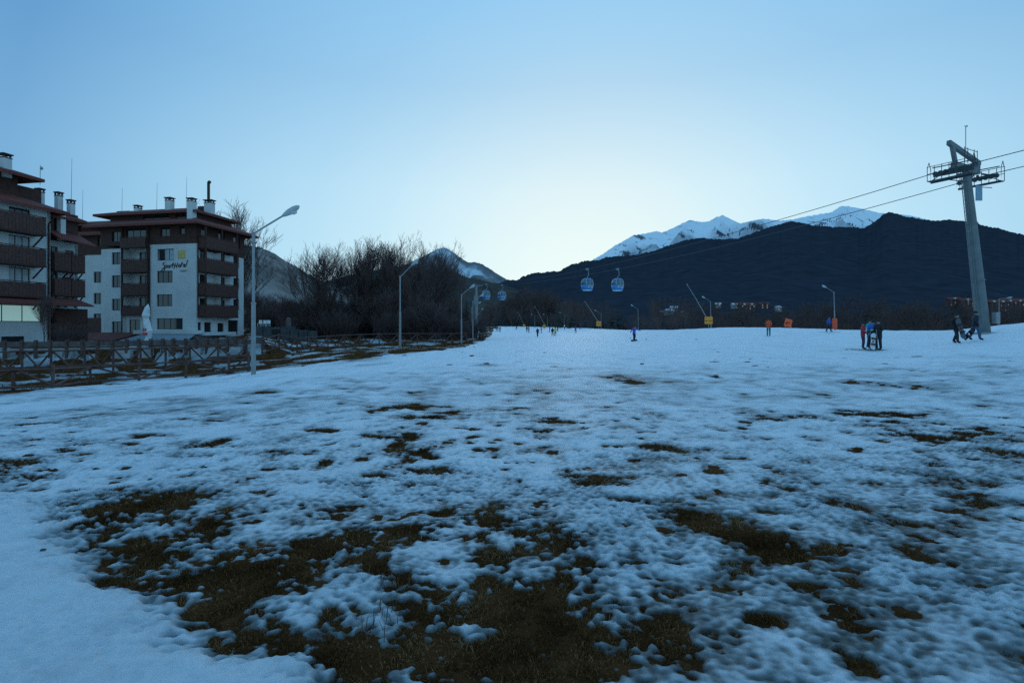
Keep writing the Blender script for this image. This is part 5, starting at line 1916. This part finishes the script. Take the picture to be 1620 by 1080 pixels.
def body_mesh(kind):
    if kind in _BODY:
        return _BODY[kind]
    J = pose_joints(kind)
    names = list(J)
    idx = {n_: i for i, n_ in enumerate(names)}
    me = bpy.data.meshes.new('body_src')
    me.from_pydata([J[n_] for n_ in names], [(idx[a], idx[b_]) for a, b_, _ in BONES], [])
    o = bpy.data.objects.new('body_src', me)
    COL.objects.link(o)
    sk = o.modifiers.new('skin', 'SKIN')
    if not me.skin_vertices:
        bpy.context.view_layer.objects.active = o
        bpy.ops.mesh.customdata_skin_add()
    for i, n_ in enumerate(names):
        r_ = RAD[n_ if n_ in RAD else n_[:2]]
        fy = .72 if n_ in ('pelvis', 'belly', 'chest') else 1.0
        me.skin_vertices[0].data[i].radius = (r_, r_ * fy)
        me.skin_vertices[0].data[i].use_root = (n_ == 'pelvis')
    sb = o.modifiers.new('sub', 'SUBSURF')
    sb.levels = sb.render_levels = 2
    dg = bpy.context.evaluated_depsgraph_get()
    out = bpy.data.meshes.new_from_object(o.evaluated_get(dg))
    bpy.data.objects.remove(o)
    segs = [(Vector(J[a]), Vector(J[b_]), m_) for a, b_, m_ in BONES]
    out.materials.clear()
    for _ in range(5):
        out.materials.append(M['black'])
    for p_ in out.polygons:
        c = p_.center
        best, bm_ = 9, 0
        for a, b_, m_ in segs:
            ab = b_ - a
            t_ = max(0, min(1, (c - a).dot(ab) / ab.dot(ab)))
            dd_ = (a + ab * t_ - c).length
            if dd_ < best:
                best, bm_ = dd_, m_
        if bm_ in (0, 1):                            # jacket down to the hem over the hips, trousers below
            bm_ = 0 if c.z > .80 else 1
        if bm_ == 2 and (c - segs[3][0]).length < .085:
            bm_ = 0                                  # collar
        p_.material_index = bm_
        p_.use_smooth = True
    _BODY[kind] = (out, J)
    return _BODY[kind]


def person(px, d, H, pose, rz, jacket, trousers, label, hat='charcoal', hood='beanie', skis=False, poles=False, group=None, boots='charcoal', extra=None, dz=0.0, dx=0.0):
    me, J = body_mesh(pose)
    p = on_snow(px, d)
    root = thing('person', p + Vector((0, 0, dz)), label, 'person', group, rz)
    k = H / 1.74
    root.scale = (k, k, k)
    o = bpy.data.objects.new('body', me)
    COL.objects.link(o)
    o.parent = root
    for i, m_ in enumerate((M['cloth_' + jacket], M['cloth_' + trousers], M['skin'], M['cloth_' + boots], M['cloth_charcoal'])):
        o.material_slots[i].link = 'OBJECT'
        o.material_slots[i].material = m_
    hd, cr_ = Vector(J['head']), Vector(J['crown'])
    hb = MB()
    V_, F_ = [], []
    nu, nv_ = 12, 5
    rr = .125 if hood == 'helmet' else .115
    for i in range(nv_ + 1):
        th_ = math.pi * .56 * i / nv_
        for q_ in range(nu):
            ph = 2 * math.pi * q_ / nu
            V_.append((hd.x + rr * math.sin(th_) * math.cos(ph), hd.y + .02 + rr * 1.1 * math.sin(th_) * math.sin(ph), hd.z + .045 + rr * 1.05 * math.cos(th_)))
    for i in range(nv_):
        for q_ in range(nu):
            a, b_ = i * nu + q_, i * nu + (q_ + 1) % nu
            F_.append((a, a + nu, b_ + nu, b_))
    F_.append(tuple(nv_ * nu + q_ for q_ in range(nu)))
    hb.add(V_, F_)
    hb.build('helmet' if hood == 'helmet' else 'hat', M['cloth_' + hat], root, smooth=True)
    if hood == 'helmet':
        MB().tube([(hd.x - .10, hd.y - .075, hd.z + .02), (hd.x - .05, hd.y - .115, hd.z + .02), (hd.x + .05, hd.y - .115, hd.z + .02), (hd.x + .10, hd.y - .075, hd.z + .02)], .03, 6).build('goggles', M['black'], root)
    else:
        ey = MB()
        for sx in (-.035, .035):
            ey.ball((hd.x + sx, hd.y - .088, hd.z + .015), .012, .01, .009, 6, 4)
        ey.ball((hd.x, hd.y - .09, hd.z - .05), .022, .008, .006, 6, 4)
        ey.build('eyes_and_mouth', M['black'], root)
    if skis:
        for n_ in 'RL':
            a = Vector(J['an' + n_])
            t_ = Vector(J['to' + n_])
            MB().box(a.x - .042, a.x + .042, a.y - .75, a.y + .65, -.012, .008).add(
                [(a.x - .042, a.y - .75, -.012), (a.x + .042, a.y - .75, -.012), (a.x + .02, a.y - .93, .09), (a.x - .02, a.y - .93, .09), (a.x - .042, a.y - .75, .008), (a.x + .042, a.y - .75, .008), (a.x + .02, a.y - .93, .105), (a.x - .02, a.y - .93, .105)],
                [(3, 2, 1, 0), (4, 5, 6, 7), (0, 1, 5, 4), (1, 2, 6, 5), (2, 3, 7, 6), (3, 0, 4, 7)]).build('ski', M['cloth_grey'], root)
    if poles:
        for n_ in 'RL':
            a = Vector(J['ha' + n_])
            MB().tube([a + Vector((0, -.01, .1)), Vector((a.x * 1.15, a.y + .12, .02))], .011, 5).tube([Vector((a.x * 1.14, a.y + .115, .09)), Vector((a.x * 1.145, a.y + .117, .10))], .05, 8).build('ski_pole', M['metal'], root)
    return root


PI = math.pi
person(1365, 30.0, 1.62, 'talk', 1.1, 'crimson', 'plum', 'skier in red jacket with white chest panel, leftmost of the group of four', hood='helmet', skis=True, poles=True)
r_ = bpy.data.objects
person(1376, 30.9, 1.76, 'talk', .35, 'turquoise', 'navy', 'person in turquoise jacket at the back of the group of four')
person(1382, 29.8, 1.72, 'talk', -.5, 'azure', 'charcoal', 'person in bright blue jacket with a yellow green chest stripe in the group of four', hood='helmet')
person(1390, 29.4, 1.74, 'talk', -1.3, 'charcoal', 'charcoal', 'person all in black on skis at the right of the group of four', skis=True, poles=True)
# coloured panels on two of the jackets, child parts
for o in list(bpy.data.objects):
    if o.get('label', '').startswith('skier in red jacket'):
        MB().box(-.10, .10, -.205, -.165, 1.05, 1.36).build('white_panel', M['cloth_pale'], o)
    if o.get('label', '').startswith('person in bright blue jacket'):
        MB().box(-.17, .17, -.205, -.165, 1.10, 1.17).build('chest_stripe', M['cloth_lemon'], o)
person(1512, 29.6, 1.74, 'carry', -PI / 2 + 2.9 - 1.2, 'charcoal', 'charcoal', 'walker in dark clothes holding a snowboard, left of the big pylon')
person(1542, 30.2, 1.74, 'carry', PI / 2 - .35, 'navy', 'jeans', 'walker in dark jacket and jeans holding a snowboard at the foot of the big pylon')


def snowboard(p, q, label, m_, em_):
    """board lying along p..q"""
    p, q = Vector(p), Vector(q)
    d = (q - p)
    L = d.length
    o = thing('snowboard', p, label, 'snowboard')
    mb = MB()
    prof = [(0, .02), (.04, .10), (.12, .145), (.5, .125), (.88, .145), (.96, .10), (1, .02)]
    ax = d.normalized()
    sd = ax.cross(Vector((0, 1, 0))).normalized()
    nn = ax.cross(sd)
    vs, fs = [], []
    for t_, w_ in prof:
        lift = .06 * max(0, abs(t_ - .5) - .38) / .12
        for s_ in (-1, 1):
            for h_ in (-.008, .008):
                vs.append(ax * (t_ * L) + sd * (s_ * w_) + nn * (h_ + lift))
    for i in range(len(prof) - 1):
        a = i * 4
        fs += [(a, a + 2, a + 6, a + 4), (a + 1, a + 5, a + 7, a + 3), (a, a + 4, a + 5, a + 1), (a + 2, a + 3, a + 7, a + 6)]
    fs += [(0, 1, 3, 2), (24, 26, 27, 25)]
    mb.add(vs, fs)
    mb.build('deck', m_, o)
    for t_ in (.33, .67):
        c = ax * (t_ * L) + nn * .05
        MB().beam(c - sd * .12, c + sd * .12, .12, .09).build('binding', M['black'], o)
    MB().beam(ax * (.45 * L) + nn * .012, ax * (.55 * L) + nn * .012, .12, .01, up=tuple(nn)).build('print', em_, o)
    return o


snowboard(at(1514, 503, 29.3), at(1525.5, 536, 29.3), 'plain dark snowboard held upright and slanting by the left walker', M['cloth_grey'], M['cloth_maroon'])
snowboard(at(1524, 537, 29.6), at(1541, 520, 29.9), 'dark snowboard with pale print carried low by the walker at the pylon', M['cloth_navy'], M['white'])
b_ = snowboard(on_snow(1380.5, 29.2) + Vector((0, 0, .03)), at(1382, 527, 29.4), 'white snowboard held upright in front of the person in bright blue', M['white'], M['redprint'])

person(1311, 57, 1.78, 'walk', .9, 'royal', 'navy', 'skier in blue jacket beside the red padded lamp', hood='helmet', skis=True)
person(1216, 52, 1.76, 'walk', -.5, 'orange_red', 'teal', 'skier in orange red jacket and teal trousers near the warning board', hood='helmet', skis=True)
person(1003, 59, 1.74, 'reach', .1, 'violet', 'navy', 'snowboarder in violet jacket with one arm stretched out, alone in mid slope')
b_ = snowboard(on_snow(998, 58.7) + Vector((0, 0, .02)), on_snow(1008, 58.9) + Vector((0, 0, .02)), 'snowboard under the feet of the person in violet', M['cloth_navy'], M['cloth_grey'])
gs = 'skiers and walkers far down the slope'
FAR = [(989, 534 - 8, 128, 1.7, 'stand', 'maroon', 'charcoal', 'small dark red figure on the crest left of the violet snowboarder'),
       (850.5, 0, 101, 1.76, 'walk', 'navy', 'charcoal', 'walker in dark clothes, largest of the far left figures'),
       (857, 0, 140, 1.7, 'ski', 'charcoal', 'charcoal', 'small dark skier just right of the largest far walker'),
       (855.5, 0, 200, 1.7, 'stand', 'charcoal', 'navy', 'tiny dark figure behind the largest far walker'),
       (869, 0, 148, 1.72, 'ski', 'royal', 'navy', 'small skier in blue left of the pair with the yellow jacket'),
       (874, 0, 108, 1.74, 'walk', 'charcoal', 'charcoal', 'person in black beside the person in yellow'),
       (878.5, 0, 110, 1.8, 'talk', 'lemon', 'charcoal', 'person in a yellow jacket among the far skiers'),
       (882.5, 0, 150, 1.74, 'stand', 'navy', 'charcoal', 'dark figure right behind the person in yellow'),
       (910.5, 0, 128, 1.74, 'ski', 'violet', 'navy', 'skier in violet blue right of the yellow jacket group'),
       (917, 0, 165, 1.7, 'stand', 'maroon', 'charcoal', 'small figure in dark red behind the violet blue skier'),
       (893, 0, 170, 1.72, 'stand', 'pale', 'charcoal', 'small figure in a white jacket below the distant lamp'),
       (886, 0, 205, 1.7, 'stand', 'green', 'charcoal', 'tiny figure in green near the white jacket'),
       (833.5, 0, 160, 1.72, 'stand', 'navy', 'charcoal', 'left one of two dark figures close together in the far middle'),
       (837, 0, 150, 1.72, 'ski', 'charcoal', 'charcoal', 'right one of two dark figures close together in the far middle'),
       (817, 0, 190, 1.74, 'walk', 'navy', 'charcoal', 'lone dark walker left of the two close figures'),
       (811, 0, 240, 1.74, 'stand', 'charcoal', 'charcoal', 'tiny dark figure above the lone far walker'),
       (820.5, 0, 262, 1.74, 'walk', 'navy', 'charcoal', 'left one of two tiny figures on the far hump'),
       (824.5, 0, 258, 1.74, 'ski', 'charcoal', 'navy', 'right one of two tiny figures on the far hump'),
       (785, 0, 172, 1.74, 'stand', 'charcoal', 'charcoal', 'leftmost of three dark figures at the left snow edge'),
       (787.8, 0, 178, 1.74, 'walk', 'maroon', 'charcoal', 'middle of three dark figures at the left snow edge'),
       (791, 0, 165, 1.74, 'stand', 'navy', 'charcoal', 'rightmost of three dark figures at the left snow edge'),
       (800, 0, 250, 1.74, 'stand', 'charcoal', 'charcoal', 'left one of two tiny figures above the three dark ones'),
       (803.4, 0, 255, 1.74, 'walk', 'navy', 'charcoal', 'right one of two tiny figures above the three dark ones'),
       (872, 0, 230, 1.74, 'stand', 'teal', 'charcoal', 'tiny figure in dull teal behind the person in black')]
for i, (px, fy, d, H, po, ja, trz, lab) in enumerate(FAR):
    person(px, d, H, 'walk' if po == 'stand' and i % 3 == 0 else ('talk' if po == 'stand' else po), rnd.uniform(-3, 3) if i else 0, ja, trz, lab, group=gs, hood='helmet' if po == 'ski' else 'beanie', skis=po == 'ski')
for px, d, lab, ja in ((435.5, 58, 'left one of two people in black behind the rail fence', 'charcoal'), (440.5, 58.6, 'right one of two people in black behind the rail fence', 'navy')):
    r_ = person(px, d, 1.75, 'walk', .4, ja, 'charcoal', lab, group='two people walking behind the fence')
    r_.location.z = at(px, 540.5, d).z

# ------------------------------------------------------------------ village at the foot of the ridge
bpy.context.view_layer.update()
RID = bpy.data.objects['dark_mountain_ridge']


def slope_point(px, py):
    o_ = Vector((0, 0, EYE))
    dv = (at(px, py, 1000) - o_).normalized()
    hit, loc, nrm, fi = RID.ray_cast(o_, dv)
    return loc if hit else at(px, py, 700)


def house(px, py, wpx, label, wall, roof, storeys, group, lit=2, rz=0.0, deep=.7):
    p = slope_point(px, py)
    d = p.y
    w = wpx / F * d
    h = storeys * 2.9
    root = thing('village_house', p - Vector((0, 0, .5)), label, 'house', group, rz)
    dp_ = w * deep
    MB().box(-w / 2, w / 2, -dp_ / 2, dp_ / 2, -6, h).build('wall', M[wall], root)
    rb = MB()
    e = .6
    rh = min(w, dp_) * .38
    rb.add([(-w / 2 - e, -dp_ / 2 - e, h), (w / 2 + e, -dp_ / 2 - e, h), (w / 2 + e, dp_ / 2 + e, h), (-w / 2 - e, dp_ / 2 + e, h), (-w / 2 - e, 0, h + rh), (w / 2 + e, 0, h + rh)],
           [(3, 2, 1, 0), (0, 1, 5, 4), (2, 3, 4, 5), (0, 4, 3), (1, 2, 5)])
    rf_ = rb.build('roof', M[roof], root)
    cols = max(2, int(w / 4.5))
    k = 0
    for s_ in range(storeys):
        for c in range(cols):
            x = -w / 2 + w * (c + .5) / cols
            on = rnd.random() < lit / (storeys * cols)
            MB().box(x - .65, x + .65, -dp_ / 2 - .06, -dp_ / 2 - .005, s_ * 2.9 + .9, s_ * 2.9 + 2.2).build('window', M['lit'] if on else M['glass'], root)
    for c in range(max(1, cols // 2)):
        x = -w / 2 + w * (c + .5) / max(1, cols // 2)
        MB().box(x - 1.0, x + 1.0, -dp_ / 2 - .2, -dp_ * .2, h + .3, h + 2.3).build('dormer', M['white'] if group.startswith('red') else M[wall], rf_)
    return root


gv = 'village houses at the foot of the ridge'
house(1058, 498, 12, 'pale village house with snowy roof left of the long snow lance', 'wall2', 'roofsnow', 2, gv, 0, .3)
house(1066, 493, 11, 'pale house behind the first one, its snowy roof slightly higher', 'wall2', 'roofsnow', 2, gv, 0, -.2)
house(1047, 496, 8, 'small grey house with snowy roof at the left end of the village', 'wall2', 'roofsnow', 1, gv, 0, .1)
house(1082, 497, 9, 'low village house just left of the long snow lance tube', 'wall2', 'roofsnow', 1, gv, 1, .5)
house(1136, 487, 8, 'small house with white roof right of the lance lamp', 'wall2', 'roofsnow', 2, gv, 1, -.3)
house(1162, 488, 9, 'small pale house left of the red brown hotel in the village', 'wall2', 'roofsnow', 2, gv, 2, .2)
house(1181, 493, 24, 'wide red brown building with lit dormers in the middle of the village', 'wallred', 'roof', 3, 'red brown village blocks', 4, .05, .5)
house(1208, 488, 14, 'long low house with lit windows right of the red brown building', 'wallred', 'roof', 2, gv, 4, -.05)
house(1231, 493, 8, 'small white house at the right end of the village', 'white', 'roofsnow', 2, gv, 2, .3)
gr = 'red brown hotel blocks right of the pylon'
for k, (px, py, w) in enumerate(((1508, 487, 18), (1528, 489, 20), (1575, 492, 26), (1601, 490, 28), (1630, 490, 30), (1656, 492, 26))):
    house(px, py, w, ('leftmost red brown hotel block, left of the big pylon', 'red brown hotel block directly left of the big pylon', 'red brown hotel block directly right of the big pylon',
                      'red brown hotel block above the lamp right of the pylon', 'red brown hotel block cut by the right edge', 'red brown hotel block beyond the right edge')[k], 'wallred', 'roof', 4, 'red brown hotel blocks on the right', 3, -.1, .5)

# a dark stone and a stick lying on the snow
for px, py, w_, lab in ((67, 886, .022, 'small dark stone on the firm snow at the lower left'), (1132, 598, .10, 'dark clod of earth on the snow in mid slope'), (770, 577, .13, 'dark lump of turf on the snow before the copse')):
    x, d = ground_hit(px, py)
    o = MB().ball((0, 0, 0), w_, w_ * .6, w_ * .4, 9, 6).build('stone', M['stone'])
    for v in o.data.vertices:
        v.co *= 1 + .25 * math.sin(v.co.x * 37 + v.co.y * 51)
    o.location = (x, d, snow_z(x, d) + w_ * .15)
    tag(o, lab, 'stone')
